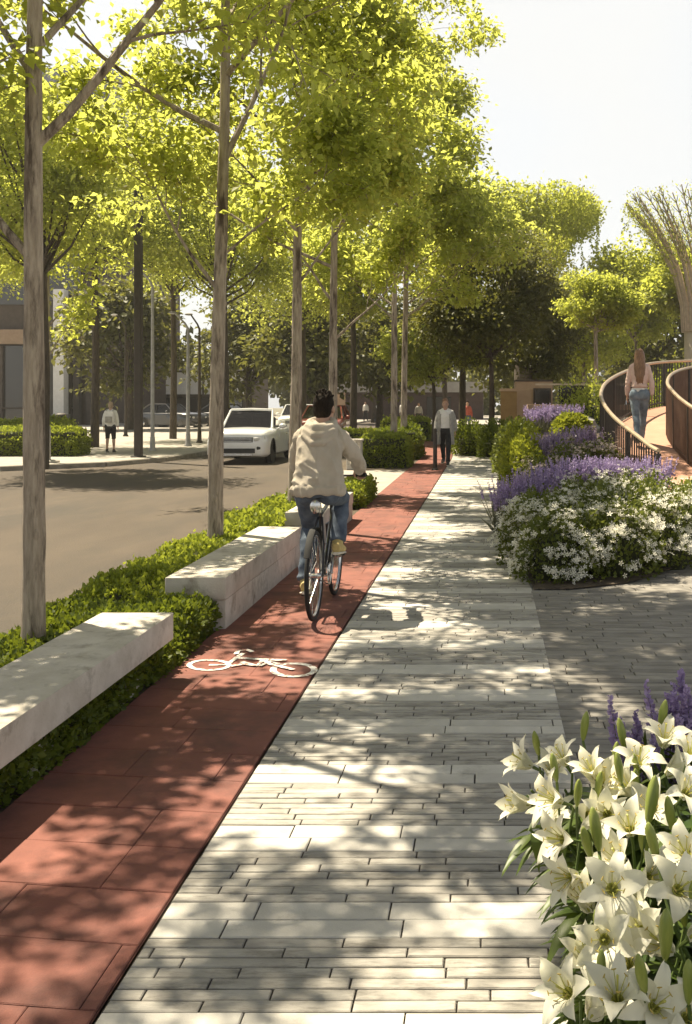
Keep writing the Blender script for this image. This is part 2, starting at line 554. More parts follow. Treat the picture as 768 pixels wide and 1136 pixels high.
SUN = Vector((-0.42, 0.32, 1.0)).normalized()      # towards the sun
sl = bpy.data.lights.new('sun', 'SUN')
sl.energy = 5.0
sl.angle = R(0.55)
sl.color = (1.0, 0.88, 0.66)
so = bpy.data.objects.new('sun', sl)
so.rotation_euler = (-SUN).to_track_quat('-Z', 'Y').to_euler()
col.objects.link(so)
w = bpy.data.worlds.new('World')
scene.world = w
w.use_nodes = True
nt = w.node_tree
bg = nt.nodes['Background']
sky = nt.nodes.new('ShaderNodeTexSky')
sky.sky_type = 'NISHITA'
sky.sun_disc = False
sky.sun_elevation = math.asin(SUN.z)
sky.sun_rotation = math.atan2(SUN.x, SUN.y) % (2 * PI)
sky.air_density = 1.0
sky.dust_density = 2.0
sky.ozone_density = 1.0
# thin bright cloud veil over the blue
tc = nt.nodes.new('ShaderNodeTexCoord')
nz = nt.nodes.new('ShaderNodeTexNoise')
nz.inputs['Scale'].default_value = 1.6
nz.inputs['Detail'].default_value = 4
nt.links.new(tc.outputs['Generated'], nz.inputs['Vector'])
mr = nt.nodes.new('ShaderNodeMapRange')
mr.inputs[1].default_value = 0.35
mr.inputs[2].default_value = 0.65
mr.inputs[3].default_value = 0.72
mr.inputs[4].default_value = 0.95
nt.links.new(nz.outputs['Fac'], mr.inputs[0])
mx = nt.nodes.new('ShaderNodeMix')
mx.data_type = 'RGBA'
sp = nt.nodes.new('ShaderNodeSeparateXYZ')
nt.links.new(tc.outputs['Generated'], sp.inputs[0])
m2 = nt.nodes.new('ShaderNodeMapRange')       # veil colour darkened overhead, above the view, to cut the fill light
m2.inputs[1].default_value = 0.37
m2.inputs[2].default_value = 0.52
m2.inputs[3].default_value = 0.0
m2.inputs[4].default_value = 1.0
nt.links.new(sp.outputs['Z'], m2.inputs[0])
vc = nt.nodes.new('ShaderNodeMix')
vc.data_type = 'RGBA'
nt.links.new(m2.outputs[0], vc.inputs[0])
vc.inputs[6].default_value = (4.2, 4.2, 4.1, 1)
vc.inputs[7].default_value = (0.65, 0.65, 0.63, 1)
nt.links.new(vc.outputs[2], mx.inputs[7])
nt.links.new(mr.outputs[0], mx.inputs[0])
nt.links.new(sky.outputs[0], mx.inputs[6])
nt.links.new(mx.outputs[2], bg.inputs['Color'])
bg.inputs['Strength'].default_value = 0.10
vs = scene.view_settings
vs.view_transform = 'Standard'
vs.look = 'None'
vs.exposure = 1.2
vs.gamma = 1
vs.use_curve_mapping = False
scene.cycles.max_bounces = 8
scene.cycles.diffuse_bounces = 4
scene.cycles.transmission_bounces = 4
scene.cycles.transparent_max_bounces = 8
scene.cycles.use_denoising = True


# ------------------------------------------------------------------ ground and paving
def sheet(name, poly, z, m, kind='structure'):
    mb = MB()
    mb.add([(x, y, z) for x, y in poly], [tuple(range(len(poly)))])
    return tag(mb.build(name, M[m], smooth=0), kind=kind)


def slab(name, poly, z0, z1, mats, kind='structure'):
    mb = MB()
    mb.prism(poly, z0, z1)
    return tag(mb.build(name, mats, smooth=0), kind=kind)


sheet('ground', [(-220, -60), (220, -60), (220, 260), (-220, 260)], -0.14, 'ground')
sheet('road', [(-90, -40), (-3.12, -40), (-3.12, 17.6), (-3.7, 18.0), (-3.9, 24), (-4.2, 60), (-6, 140), (-90, 140)], -0.10, 'asphalt')


def bend(Y):
    return 0.0 if Y < 28 else -0.0048 * (Y - 28) ** 2


def lane_l(Y):
    return -2.0 + bend(Y)


def lane_r(Y):
    return -1.075 + bend(Y)


def walk_r(Y):
    return (0.39 if Y < 8.9 else 0.39 - min(1, (Y - 8.9) / 3) * 0.14) + bend(Y)


def strip(name, fl, fr, y0, y1, z, m, n=60):
    ys = [y0 + (y1 - y0) * i / n for i in range(n + 1)]
    vs = [(fl(y), y, z) for y in ys] + [(fr(y), y, z) for y in ys]
    k = n + 1
    mb = MB().add(vs, [(i, k + i, k + i + 1, i + 1) for i in range(n)])
    return tag(mb.build(name, M[m], smooth=0), kind='structure')


def tiles(name, rows, fl, fr, ztop, gap, lens, mats, skew=0.0, depth=0.007, hgap=0.0058):
    """individual paving stones with open joints, one sheet object"""
    mb = MB()
    for (y0, y1, mi, lk) in rows:
        mb.mi = mi
        ym = (y0 + y1) / 2
        a, b = fl(ym), fr(ym)
        l0, l1 = lens[lk]
        x = a - random.uniform(0, l0)
        while x < b:
            l = random.uniform(l0, l1)
            xa, xb = max(x, a), min(x + l, b)
            if xb - xa > 0.03:
                g = gap / 2 * random.uniform(0.7, 1.3)
                zz = ztop + random.uniform(-0.0012, 0.0012)
                tx, ty = random.uniform(-0.0012, 0.0012), random.uniform(-0.001, 0.001)
                c = 0.0035
                s = skew
                def P(u, v, z):
                    return (u, v + s * (u - a), z)
                g2 = hgap / 2 * random.uniform(0.8, 1.25)
                top = [P(xa + g + c, y0 + g2 + c, zz - tx - ty), P(xb - g - c, y0 + g2 + c, zz + tx - ty), P(xb - g - c, y1 - g2 - c, zz + tx + ty), P(xa + g + c, y1 - g2 - c, zz - tx + ty)]
                mid = [P(xa + g, y0 + g2, zz - 0.0028), P(xb - g, y0 + g2, zz - 0.0028), P(xb - g, y1 - g2, zz - 0.0028), P(xa + g, y1 - g2, zz - 0.0028)]
                low = [(p[0], p[1], ztop - depth) for p in mid]
                mb.add(top + mid + low, [(0, 1, 2, 3), (4, 5, 1, 0), (5, 6, 2, 1), (6, 7, 3, 2), (7, 4, 0, 3),
                                         (8, 9, 5, 4), (9, 10, 6, 5), (10, 11, 7, 6), (11, 8, 4, 7)])
            x += l
    return tag(mb.build(name, mats, smooth=0), kind='structure')


# pale walkway: courses of two wide stones then a run of narrow ones
strip('walkway_bedding', lambda y: lane_r(y) + 0.004, walk_r, 1.2, 46, 0.008, 'joint')
rows, y, k = [], 1.25, 0
while y < 46:
    for i in range(2):
        rows.append((y, y + 0.112, 0, 0))
        y += 0.112
    for i in range(random.choice([6, 7, 8])):
        rows.append((y, y + 0.054, 1, 1))
        y += 0.054
tiles('walkway', rows, lambda y: lane_r(y) + 0.008, walk_r, 0.017, 0.0055, [(0.34, 0.62), (0.22, 0.44)], [M['paver_wide'], M['paver_narrow']])
# red cycle lane
strip('cycle_path_bedding', lane_l, lambda y: lane_r(y) - 0.004, 1.2, 46, 0.007, 'red_joint')
rows, y = [], 1.2
while y < 46:
    rows.append((y, y + 0.33, 0, 0))
    y += 0.33
tiles('cycle_path', rows, lane_l, lambda y: lane_r(y) - 0.008, 0.015, 0.002, [(0.38, 0.72)], [M['red_path']], skew=-0.12, depth=0.006, hgap=0.002)
# darker plaza on the right, laid at a slight angle
sheet('plaza_bedding', [(0.30, 1.2), (9, 1.2), (9, 15.5), (0.30, 15.5)], 0.002, 'joint')
rows, y = [], 1.2
while y < 15.2:
    t = 0.078 if random.random() < 0.8 else 0.115
    rows.append((y, y + t, 0, 0))
    y += t
tiles('plaza', rows, lambda y: 0.335, lambda y: 8.5, 0.0115, 0.006, [(0.26, 0.62)], [M['paver_plaza']], skew=-0.05, depth=0.007)

# verge below the hedge, kerb, apron and far pavement
sheet('hedge_soil', [(-3.0, 1.0), (-2.0, 1.0), (-2.0, 17.6), (-3.0, 17.6)], -0.004, 'earth')
slab('kerb', [(-3.12, -10), (-3.0, -10), (-3.0, 17.6), (-3.12, 17.6)], -0.12, 0.02, M['kerb'])
slab('apron', [(-3.72, 17.605), (-2.003, 17.605), (-2.003, 24.2), (-3.9, 24.2)], -0.12, 0.012, M['concrete_slab'])
slab('planted_verge', [(-4.0, 24.205), (-2.003, 24.205), (-2.003, 28), (-2.2, 34), (-3.5, 46), (-4.5, 60), (-5.0, 60), (-4.3, 46)], -0.12, 0.0, M['earth'])
slab('far_pavement', [(-90, 24.2), (-12.6, 25.5), (-10.6, 27.3), (-9.75, 29.6), (-9.55, 33), (-9.9, 42), (-11, 110), (-90, 110)], -0.13, 0.03, [M['concrete_slab']])
mb = MB()
kp = [(-90, 24.2), (-12.6, 25.5), (-10.6, 27.3), (-9.75, 29.6), (-9.55, 33), (-9.9, 42), (-11, 110)]
for (a, b) in zip(kp, kp[1:]):
    d = (Vector(b) - Vector(a)).normalized()
    n = Vector((d.y, -d.x)) * 0.14
    mb.prism([(a[0] + n.x, a[1] + n.y), (b[0] + n.x, b[1] + n.y), (b[0], b[1]), (a[0], a[1])], -0.13, 0.02)
tag(mb.build('far_kerb', M['kerb'], smooth=0), kind='structure')
slab('back_pavement', [(-4.45, 46.1), (9, 46.1), (30, 60), (30, 140), (-5.9, 140)], -0.13, 0.004, M['concrete_slab'])
slab('right_ground', [(walk_r(16) + 0.02, 15.6), (60, 15.6), (60, 60), (2, 46), (walk_r(40), 40), (walk_r(28), 28)], -0.13, -0.002, M['earth'])

# white cycle symbol painted across the lane
mb = MB()


def stroke(pts, wd, z=0.0192):
    pts = [Vector((p[0], p[1])) for p in pts]
    vs, fs = [], []
    for i, p in enumerate(pts):
        d = (pts[min(i + 1, len(pts) - 1)] - pts[max(i - 1, 0)]).normalized()
        n = Vector((-d.y, d.x)) * wd / 2
        vs += [(p.x + n.x, p.y + n.y, z), (p.x - n.x, p.y - n.y, z)]
    fs = [(2 * i, 2 * i + 1, 2 * i + 3, 2 * i + 2) for i in range(len(pts) - 1)]
    mb.add(vs, fs)


def g2(x, y):
    Y = H * FL / (y - 445)
    return ((x - 542) / FL * Y, Y)


def ring(cx, cy, rx, ry, wd, z=0.0192, n=28):
    pts = [g2(cx + rx * math.cos(2 * PI * i / n), cy + ry * math.sin(2 * PI * i / n)) for i in range(n + 1)]
    stroke(pts, wd, z)


Z = [0.0192 + 0.0011 * i for i in range(12)]
ring(232, 741, 22, 5.6, 0.034)
ring(326, 746.5, 23, 7.2, 0.042)
stroke([g2(*p) for p in ((232, 741), (252, 741), (262, 733), (270, 728))], 0.034, Z[1])
stroke([g2(*p) for p in ((262, 733), (290, 735), (318, 736))], 0.04, Z[2])
stroke([g2(*p) for p in ((268, 738), (285, 742), (292, 736))], 0.034, Z[3])
stroke([g2(*p) for p in ((256, 743), (270, 740.5), (284, 742))], 0.034, Z[4])
stroke([g2(*p) for p in ((292, 736), (300, 741), (326, 747))], 0.034, Z[5])
stroke([g2(*p) for p in ((288, 743), (300, 738), (310, 741))], 0.03, Z[6])
stroke([g2(*p) for p in ((262, 730), (264, 726.5), (274, 725), (280, 727.5))], 0.034, Z[7])
tag(mb.build('cycle_symbol', M['paint'], smooth=0), 'worn white bicycle symbol painted across the red cycle lane', 'road marking')


# ------------------------------------------------------------------ benches
def bench(y0, y1, label, lower, seed):
    o = empty('stone_bench', (-2.16, (y0 + y1) / 2, 0), 0, label, 'bench', 'pale stone benches along the cycle lane')
    L = y1 - y0
    random.seed(seed)
    mb = MB()
    mb.box((0, 0, 0.318), (0.45, L, 0.165), bev=0.012, seg=2)
    for v in range(len(mb.v)):
        x, yy, z = mb.v[v]
        mb.v[v] = (x + random.uniform(-0.002, 0.002), yy + random.uniform(-0.003, 0.003), z + random.uniform(-0.0015, 0.0015))
    mb.build('seat', M['stone_bench'], o)
    lb = MB()
    if lower:
        lb.box((0.0, 0.01, 0.115), (0.43, L - 0.04, 0.228), bev=0.01, seg=2)
    else:
        for k in (-0.36, 0, 0.36):
            MB().box((-0.03, k * L, 0.115), (0.30, 0.28, 0.236), bev=0.01).build('support', M['stone_bench'], o)
    if lower:
        lb.build('base', M['stone_bench'], o)
    return o


bench(3.0, 6.1, 'nearest long pale stone bench in the hedge at the left edge of the photo', False, 1)
bench(7.3, 10.3, 'pale stone bench on a stone base level with the cyclist', True, 2)
bench(11.6, 14.2, 'far pale stone bench showing beyond the cyclist right hand', True, 3)
mb = MB().box((-3.32, 24.6, 0.35), (0.36, 0.40, 0.7), bev=0.02)
mb.box((-3.32, 24.6, 0.73), (0.40, 0.44, 0.06), bev=0.012)
tag(mb.build('stone_block', M['stone_bench']), 'upright grey stone block left of the clipped box hedge by the lane', 'stone block')


# ------------------------------------------------------------------ hedges
def surf_leaves(n, sampler, size, spread=0.02):
    P, N = sampler(n)
    D = unit(N * 0.75 + rand_dir(n) * 0.8 + np.array([0, 0, 0.25]))
    P = P + rng.normal(size=(n, 3)) * spread - N * 0.012
    return leaves(P, D, rand_dir(n), size * rng.uniform(0.7, 1.35, n), 0.36, 0.12)


def hedge(name, loc, dx, dy, h, n, size, m, label, catg='hedge', group=None, bump=0.05, rnd=0.1, freq=3.0, corem='core'):
    """clipped or loose hedge: a leafy skin over a twiggy core"""
    o = empty(name, loc, 0, label, catg, group)
    areas = np.array([dx * dy, dx * h, dx * h, dy * h, dy * h])
    ph = rng.uniform(0, 6, 6)

    def hump(x, y):
        return bump * (np.sin(x * freq + ph[0]) * np.cos(y * freq * 0.8 + ph[1]) + 0.6 * np.sin(y * freq * 2.1 + ph[2]) + 0.6 * np.sin((x - y) * freq * 1.7 + ph[3]))

    def sampler(n):
        f = rng.choice(5, n, p=areas / areas.sum())
        u, v = rng.uniform(-0.5, 0.5, n), rng.uniform(-0.5, 0.5, n)
        q = rng.uniform(0, 1, n)
        x = np.where(f <= 2, u * dx, np.where(f == 3, -dx / 2, dx / 2))
        y = np.where(f == 0, v * dy, np.where(f == 1, -dy / 2, np.where(f == 2, dy / 2, u * dy)))
        z = np.where(f == 0, h, q * h)
        N = np.zeros((n, 3))
        N[:, 2] = (f == 0)
        N[:, 1] = np.where(f == 1, -1, np.where(f == 2, 1, 0))
        N[:, 0] = np.where(f == 3, -1, np.where(f == 4, 1, 0))
        b = hump(x, y)
        # round the shoulders
        ex = np.maximum(0, np.abs(x) - (dx / 2 - rnd)) / rnd
        ey = np.maximum(0, np.abs(y) - (dy / 2 - rnd)) / rnd
        drop = rnd * (1 - np.sqrt(np.maximum(0, 1 - np.minimum(1, ex ** 2 + ey ** 2)))) * 0.8
        tz = z / h
        z = z + b * tz - drop * (tz > 0.7) * tz
        ins = 0.7 * rnd * np.maximum(0, tz - 0.75) / 0.25 * (f != 0)
        x = x - np.sign(x) * ins * (np.abs(N[:, 0]) > 0) + hump(z * 3, y) * 0.6 * N[:, 0]
        y = y - np.sign(y) * ins * (np.abs(N[:, 1]) > 0) + hump(x, z * 3) * 0.6 * N[:, 1]
        return np.stack([x, y, z], 1), N

    V, Fc = surf_leaves(n, sampler, size, size * 0.5)
    link('foliage', np_mesh('foliage', V, Fc, M[m]), o)
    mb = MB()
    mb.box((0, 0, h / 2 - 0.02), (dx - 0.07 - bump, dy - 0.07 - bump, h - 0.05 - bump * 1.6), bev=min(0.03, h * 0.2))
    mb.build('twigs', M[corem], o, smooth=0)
    return o


lowh = 'low leafy hedges between the road and the cycle lane'
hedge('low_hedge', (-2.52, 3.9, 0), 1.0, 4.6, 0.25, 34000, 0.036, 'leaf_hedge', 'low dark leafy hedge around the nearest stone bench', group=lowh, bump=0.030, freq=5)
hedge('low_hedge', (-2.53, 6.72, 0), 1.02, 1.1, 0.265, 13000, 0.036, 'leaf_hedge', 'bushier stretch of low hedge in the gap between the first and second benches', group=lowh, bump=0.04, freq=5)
hedge('low_hedge', (-2.72, 8.9, 0), 0.66, 3.3, 0.30, 15000, 0.040, 'leaf_box', 'sunlit yellow-green hedge behind the second stone bench', group=lowh, bump=0.04, freq=4)
hedge('low_hedge', (-2.72, 13.2, 0), 0.66, 5.2, 0.32, 14000, 0.05, 'leaf_box', 'low hedge strip behind the far bench and the cyclist', group=lowh, bump=0.04, freq=4)
hedge('low_hedge', (-2.22, 16.6, 0), 0.42, 2.0, 0.36, 5000, 0.05, 'leaf_box', 'short end of the low hedge beside the lane beyond the cyclist right elbow', group=lowh, bump=0.03, freq=4)
boxg = 'clipped box hedges along the lane'
hedge('box_hedge', (-2.68, 26.0, 0), 1.22, 1.6, 0.80, 9000, 0.065, 'leaf_box', 'bright clipped box hedge left of the red lane in front of the paired trunks', group=boxg, bump=0.025, rnd=0.25)
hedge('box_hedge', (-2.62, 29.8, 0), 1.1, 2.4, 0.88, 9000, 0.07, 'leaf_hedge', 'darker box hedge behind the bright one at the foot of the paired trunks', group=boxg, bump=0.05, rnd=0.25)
hedge('box_hedge', (-4.2, 36.0, 0), 2.6, 1.2, 0.60, 8000, 0.08, 'leaf_box', 'long low box hedge behind the head of the cyclist', group=boxg, bump=0.03, rnd=0.2)
hedge('box_hedge', (-3.5, 42.5, 0), 2.0, 1.4, 0.9, 6000, 0.09, 'leaf_box', 'small distant box hedge left of the walking man', group=boxg, bump=0.05, rnd=0.25)
leftg = 'clipped hedges on the far pavement'
hedge('box_hedge', (-13.9, 30.6, 0.03), 2.7, 1.2, 0.80, 9000, 0.075, 'leaf_box', 'bright clipped hedge on the far pavement behind the first trunk', group=leftg, bump=0.03, rnd=0.25)
hedge('box_hedge', (-15.6, 34.0, 0.03), 2.6, 1.2, 0.98, 6000, 0.085, 'leaf_box', 'taller hedge behind the clipped one at the left edge of the photo', group=leftg, bump=0.07, rnd=0.25)
# ------------------------------------------------------------------ trees
def azel(az, el):
    return Vector((math.cos(R(az)) * math.cos(R(el)), math.sin(R(az)) * math.cos(R(el)), math.sin(R(el))))


def limb(mb, tips, p, d, L, r, depth, rs, n=6, up=0.05, wig=0.13):
    """one branch with its own smaller branches; tips collects (point, direction) for leaves"""
    pts, rad = [Vector(p)], [r]
    d = Vector(d).normalized()
    q = Vector(p)
    for i in range(n):
        d = (d + Vector((rs.uniform(-wig, wig), rs.uniform(-wig, wig), rs.uniform(-wig, wig) + up))).normalized()
        q = q + d * (L / n)
        pts.append(q.copy())
        rad.append(max(0.004, r * (1 - 0.85 * (i + 1) / n)))
        t = (i + 1) / n
        if depth == 0:
            if t > 0.15:
                tips.append((q.copy(), d.copy()))
        elif t > 0.28:
            for s in range(2 if t > 0.6 else 1):
                ax = d.orthogonal()
                ax.rotate(Quaternion(d, rs.uniform(0, 2 * PI)))
                nd = d.copy()
                nd.rotate(Quaternion(ax, R(rs.uniform(35, 62))))
                nd.z += 0.08
                limb(mb, tips, q, nd, L * rs.uniform(0.30, 0.5) * (1.1 - 0.3 * t), max(0.005, rad[-1] * 0.6), depth - 1, rs, 4, 0.02, 0.2)
    mb.tube(pts, rad, 8 if r > 0.02 else 5)


def spray(tips, k, size, spread, droop=0.35):
    """k leaves about each twig point, radiating and drooping"""
    T = np.array([t[0][:] for t in tips])
    Dn = np.array([t[1][:] for t in tips])
    P = np.repeat(T, k, 0)
    Dd = np.repeat(Dn, k, 0)
    n = len(P)
    P = P + rng.normal(size=(n, 3)) * spread * np.array([1, 1, 0.6])
    D = unit(Dd * 0.5 + rand_dir(n) * 0.9 + np.array([0, 0, -droop]))
    U = unit(rand_dir(n) * 0.55 + np.array([0, 0, 1.0]))
    return leaves(P, D, U, size * rng.uniform(0.5, 1.45, n), 0.34, 0.10, 0.12)


streetg = 'slender street trees lining the cycle lane'


def street_tree(X, Y, label, limbs=(), seed=1, top=8.8, r0=0.078, lean=0.06, zc=4.3, nl=9, k=11, leaf=0.125, lmax=2.5, sun_side=0.0, m='leaf_street', spread=0.15):
    rs = random.Random(seed)
    o = empty('street_tree', (X, Y, -0.02), 0, label, 'tree', streetg)
    mb = MB()
    n = 44
    pts, rad = [], []
    wx, wy = rs.uniform(0, 6), rs.uniform(0, 6)

    def tp(z):
        t = z / top
        return Vector((lean * t * 1.6 + 0.035 * math.sin(z * 0.9 + wx) * t, 0.04 * math.sin(z * 0.8 + wy) * t, z))
    for i in range(n + 1):
        z = top * i / n
        pts.append(tp(z))
        flare_ = 0.55 * math.exp(-z / 0.14)
        rad.append(r0 * (1 + flare_ + rs.uniform(-0.03, 0.03)) * (1 - 0.78 * (z / top) ** 1.25))
    nv = 18
    mb.tube(pts, rad, nv)
    # lumps, ridges and healed scars in the bark
    for i in range(len(pts)):
        for j in range(nv):
            v = Vector(mb.v[i * nv + j])
            c = pts[i]
            t = 2 * PI * j / nv
            f = 1 + 0.07 * mnoise.noise(Vector((math.cos(t) * 1.6 + seed, math.sin(t) * 1.6, pts[i].z * 1.3))) + 0.05 * mnoise.noise(Vector((math.cos(t) * 3 + seed, math.sin(t) * 3, pts[i].z * 5)))
            mb.v[i * nv + j] = tuple(c + (v - c) * f)
    for q in range(7):
        z = rs.uniform(0.7, 4.0)
        t = rs.uniform(0, 2 * PI)
        rr_ = r0 * (1 - 0.78 * (z / top) ** 1.25)
        c = tp(z) + Vector((math.cos(t), math.sin(t), 0)) * rr_ * 0.86
        mb.ell(c, (rr_ * 0.32, rr_ * 0.32, rr_ * rs.uniform(0.4, 0.7)), 9)
    tips = []
    for (z, az, el, L, r) in limbs:
        p = tp(z - 0.05)
        limb(mb, tips, p, azel(az, el), L, r, 2, rs, 8, 0.035, 0.09)
    a = rs.uniform(0, 360)
    for i in range(nl):
        t = i / max(1, nl - 1)
        z = zc + (top - 0.5 - zc) * t
        a += 137.5 + rs.uniform(-20, 20)
        limb(mb, tips, tp(z), azel(a, 25 + 38 * t), lmax * (1.0 - 0.45 * t) * rs.uniform(0.85, 1.1), 0.034 * (1 - 0.55 * t), 2, rs, 6, 0.03, 0.12)
    limb(mb, tips, tp(top - 0.1), Vector((0, 0, 1)), 1.2, 0.018, 1, rs)
    mb.build('trunk', M['bark'], o)
    tips = [t for t in tips if t[0].z > 2.7]
    V, Fc = spray(tips, k, leaf, spread)
    link('crown', np_mesh('crown', V, Fc, M[m]), o)
    return o


street_tree(-2.78, 6.05, 'nearest slender tree, rising behind the first stone bench at the left of the photo',
            [(3.32, 2, 42, 2.3, 0.034), (2.62, 182, 44, 1.9, 0.03), (3.75, 160, 48, 1.9, 0.026), (3.9, 60, 50, 2.0, 0.024)], 3, r0=0.068, lean=0.03, zc=4.5, nl=8, lmax=2.1, top=7.8, k=15, leaf=0.072, spread=0.13)
street_tree(-2.72, 9.85, 'second slender tree, with a fork, behind the bench nearest the cyclist',
            [(4.15, 4, 64, 2.4, 0.036), (2.85, 178, 55, 1.9, 0.022), (3.2, 15, 44, 1.5, 0.016)], 5, r0=0.078, lean=0.09, zc=4.4, nl=8, lmax=2.5, k=17, leaf=0.08, spread=0.13)
street_tree(-2.58, 13.1, 'third slender tree, its trunk rising just left of the cyclist',
            [(4.5, 5, 62, 2.2, 0.03), (3.3, 5, 55, 1.8, 0.02), (4.0, 185, 50, 2.0, 0.024)], 8, r0=0.085, lean=0.09, zc=4.3, k=13, leaf=0.09, lmax=2.2, top=7.3, spread=0.14)
street_tree(-2.9, 18.4, 'fourth slender tree, its trunk rising directly behind the head of the cyclist',
            [(3.6, 170, 50, 2.2, 0.03), (2.9, 10, 42, 2.2, 0.026), (5.0, 20, 60, 2.4, 0.03)], 13, r0=0.088, zc=4.2, lmax=3.4, k=11, leaf=0.11, top=9.6)
street_tree(-2.58, 26.9, 'left trunk of the close pair of slender trees behind the bright box hedge',
            [(4.0, 165, 40, 2.4, 0.03), (5.0, 20, 50, 2.6, 0.03)], 21, r0=0.10, zc=4.3, lmax=3.4, top=9.5, k=9, leaf=0.15, spread=0.2)
street_tree(-2.50, 29.3, 'right trunk of the close pair of slender trees behind the bright box hedge',
            [(5.4, 15, 50, 3.0, 0.03), (4.6, 350, 40, 2.6, 0.03)], 34, r0=0.10, zc=4.2, lmax=3.8, top=10.5, k=9, leaf=0.15, spread=0.2)
# the same row goes on behind the camera and shades the paving in front of it
for i, (X, Y, sd, nl_) in enumerate(((-3.7, 2.7, 41, 4), (-2.8, -0.6, 47, 7))):
    street_tree(X, Y, ['slender street tree level with the camera, out of the photo to the left', 'slender street tree behind the camera in the row by the road'][i],
                [], sd, zc=4.4, nl=nl_, k=10, leaf=0.12, spread=0.12, lmax=2.1)


def lobed_tree(name, X, Y, z0, label, catg, height, rx, ry, zb, nlob, nleaf, leaf, m, r0=0.14, seed=1, group=None, bark='bark_dark', lob=0.42, lean=0.0, flat=0.6, shell=0.75):
    """broad crown of leafy clumps on limbs that fork from one trunk"""
    rs = random.Random(seed)
    r_ = np.random.default_rng(seed)
    o = empty(name, (X, Y, z0), 0, label, catg, group)
    mb = MB()
    fork = zb + (height - zb) * 0.12
    tr = [(0, 0, 0), (0.04 + lean * 0.3, 0.02, fork * 0.5), (lean, 0.0, fork)]
    mb.tube([Vector(p) for p in tr] + [Vector((lean, 0, fork + (height - fork) * 0.5))], [r0 * 1.25, r0, r0 * 0.8, r0 * 0.25], 10)
    cz = (zb + height) / 2
    hz = (height - zb) / 2
    Ps, Ds = [], []
    cs = []
    for i in range(nlob):
        u = Vector((rs.gauss(0, 1), rs.gauss(0, 1), rs.gauss(0, 1))).normalized()
        q = rs.uniform(0.45, 0.80)
        c = Vector((u.x * rx * q + lean, u.y * ry * q, cz + u.z * hz * q))
        cs.append(c)
        rr = lob * min(rx, hz) * rs.uniform(0.75, 1.25)
        n = nleaf // nlob
        d = unit(r_.normal(size=(n, 3)))
        rad = rr * (shell + (1.15 - shell) * r_.random(n)) * np.where(r_.random(n) < 0.25, r_.random(n), 1.0)
        sc = np.array([1.15, 1.15, flat + 0.2])
        # ragged clump outline
        rad = rad * (1 + 0.22 * np.sin(d[:, 0] * 7 + i) * np.sin(d[:, 1] * 6 + 2 * i) + 0.18 * np.sin(d[:, 2] * 9 + i))
        P = np.array(c[:]) + d * rad[:, None] * sc
        Ps.append(P)
        Ds.append(d)
        k = Vector((lean, 0, fork + rs.uniform(-0.1, 0.35) * (c.z - fork)))
        mid = k.lerp(c, 0.55) + Vector((0, 0, -0.12 * (c - k).length))
        mb.tube([k, mid, c], [r0 * 0.38, r0 * 0.22, r0 * 0.08], 6)
    mb.build('trunk', M[bark], o)
    P, Dd = np.concatenate(Ps), np.concatenate(Ds)
    n = len(P)
    D = unit(Dd * 0.6 + rand_dir(n) * 0.8 + np.array([0, 0, -0.25]))
    U = unit(rand_dir(n) * 0.6 + np.array([0, 0, 1.0]))
    V, Fc = leaves(P, D, U, leaf * r_.uniform(0.6, 1.35, n), 0.36, 0.1, 0.1)
    link('crown', np_mesh('crown', V, Fc, M[m]), o)
    return o


overg = 'tall leafy trees across the road'
midlabels = [
    # X, Y, height, r, zb, material, seed, label
    (-11.2, 24.9, 10.8, 2.6, 4.1, 'leaf_street', 61, 'leafy tree at the corner of the far pavement beside the dark square mast'),
    (-14.3, 36.0, 12.5, 3.2, 5.8, 'leaf_far', 62, 'leafy tree rising behind the clipped hedge right of the first trunk'),
    (-9.6, 36.0, 12.0, 3.3, 4.3, 'leaf_far', 63, 'leafy tree over the pavement above the white car'),
    (-14.0, 44.0, 13.0, 4.0, 5.6, 'leaf_far', 64, 'leafy tree farther along the far pavement behind the walker with a backpack'),
    (-8.8, 47.0, 13.0, 3.6, 4.6, 'leaf_far', 65, 'leafy tree beyond the white car between the second and third trunks'),
    (-19.8, 37.5, 12.5, 3.6, 5.0, 'leaf_far', 66, 'leafy tree in front of the dark glass building at the left edge'),
    (-5.6, 41.0, 11.5, 3.0, 4.2, 'leaf_far', 67, 'leafy tree behind the long box hedge right of the third trunk'),
]
for (X, Y, h, r, zb, m, sd, lb) in midlabels:
    lobed_tree('broadleaf_tree', X, Y, 0.0, lb, 'tree', h, r, r, zb, 22, 21000 if Y < 30 else 17000, 0.12 if Y < 30 else 0.15, m, r0=0.13, seed=sd, group=overg, lob=0.36, bark='bark_dark', shell=0.55)
# dark under-storey at the back
darkg = 'dark trees closing the view at the back'
dk = [(-21.0, 58, 9.0, 4.0, 'dark tree behind the white railed pavilion at the far left'),
      (-15.0, 62, 9.5, 4.2, 'dark tree behind the parked cars left of the white car'),
      (-10.2, 56, 8.2, 3.4, 'dark tree whose crown shows just above the white car'),
      (-6.6, 60, 8.6, 3.6, 'dark tree at the back between the third and fourth trunks'),
      (-9.0, 78, 10.0, 4.4, 'dark tree over the left end of the maroon pavilion'),
      (-3.2, 72, 9.5, 4.0, 'dark tree over the right end of the maroon pavilion'),
      (2.8, 62, 10.0, 4.4, 'dark tree behind the ochre wall'),
      (8.5, 56, 9.5, 4.4, 'dark tree behind the yellow-green umbrella tree'),
      (14.0, 60, 10.0, 4.6, 'dark tree behind the walking woman'),
      (20.0, 64, 10.5, 4.8, 'dark tree at the right edge behind the flared tower')]
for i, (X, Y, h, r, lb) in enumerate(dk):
    lobed_tree('evergreen_tree', X, Y, 0.0, lb, 'tree', h, r, r * 0.8, 1.7 if i not in (4, 5) else 3.2, 18, 6500, 0.36, 'leaf_dark', r0=0.2, seed=80 + i, group=darkg, lob=0.42, shell=0.5)
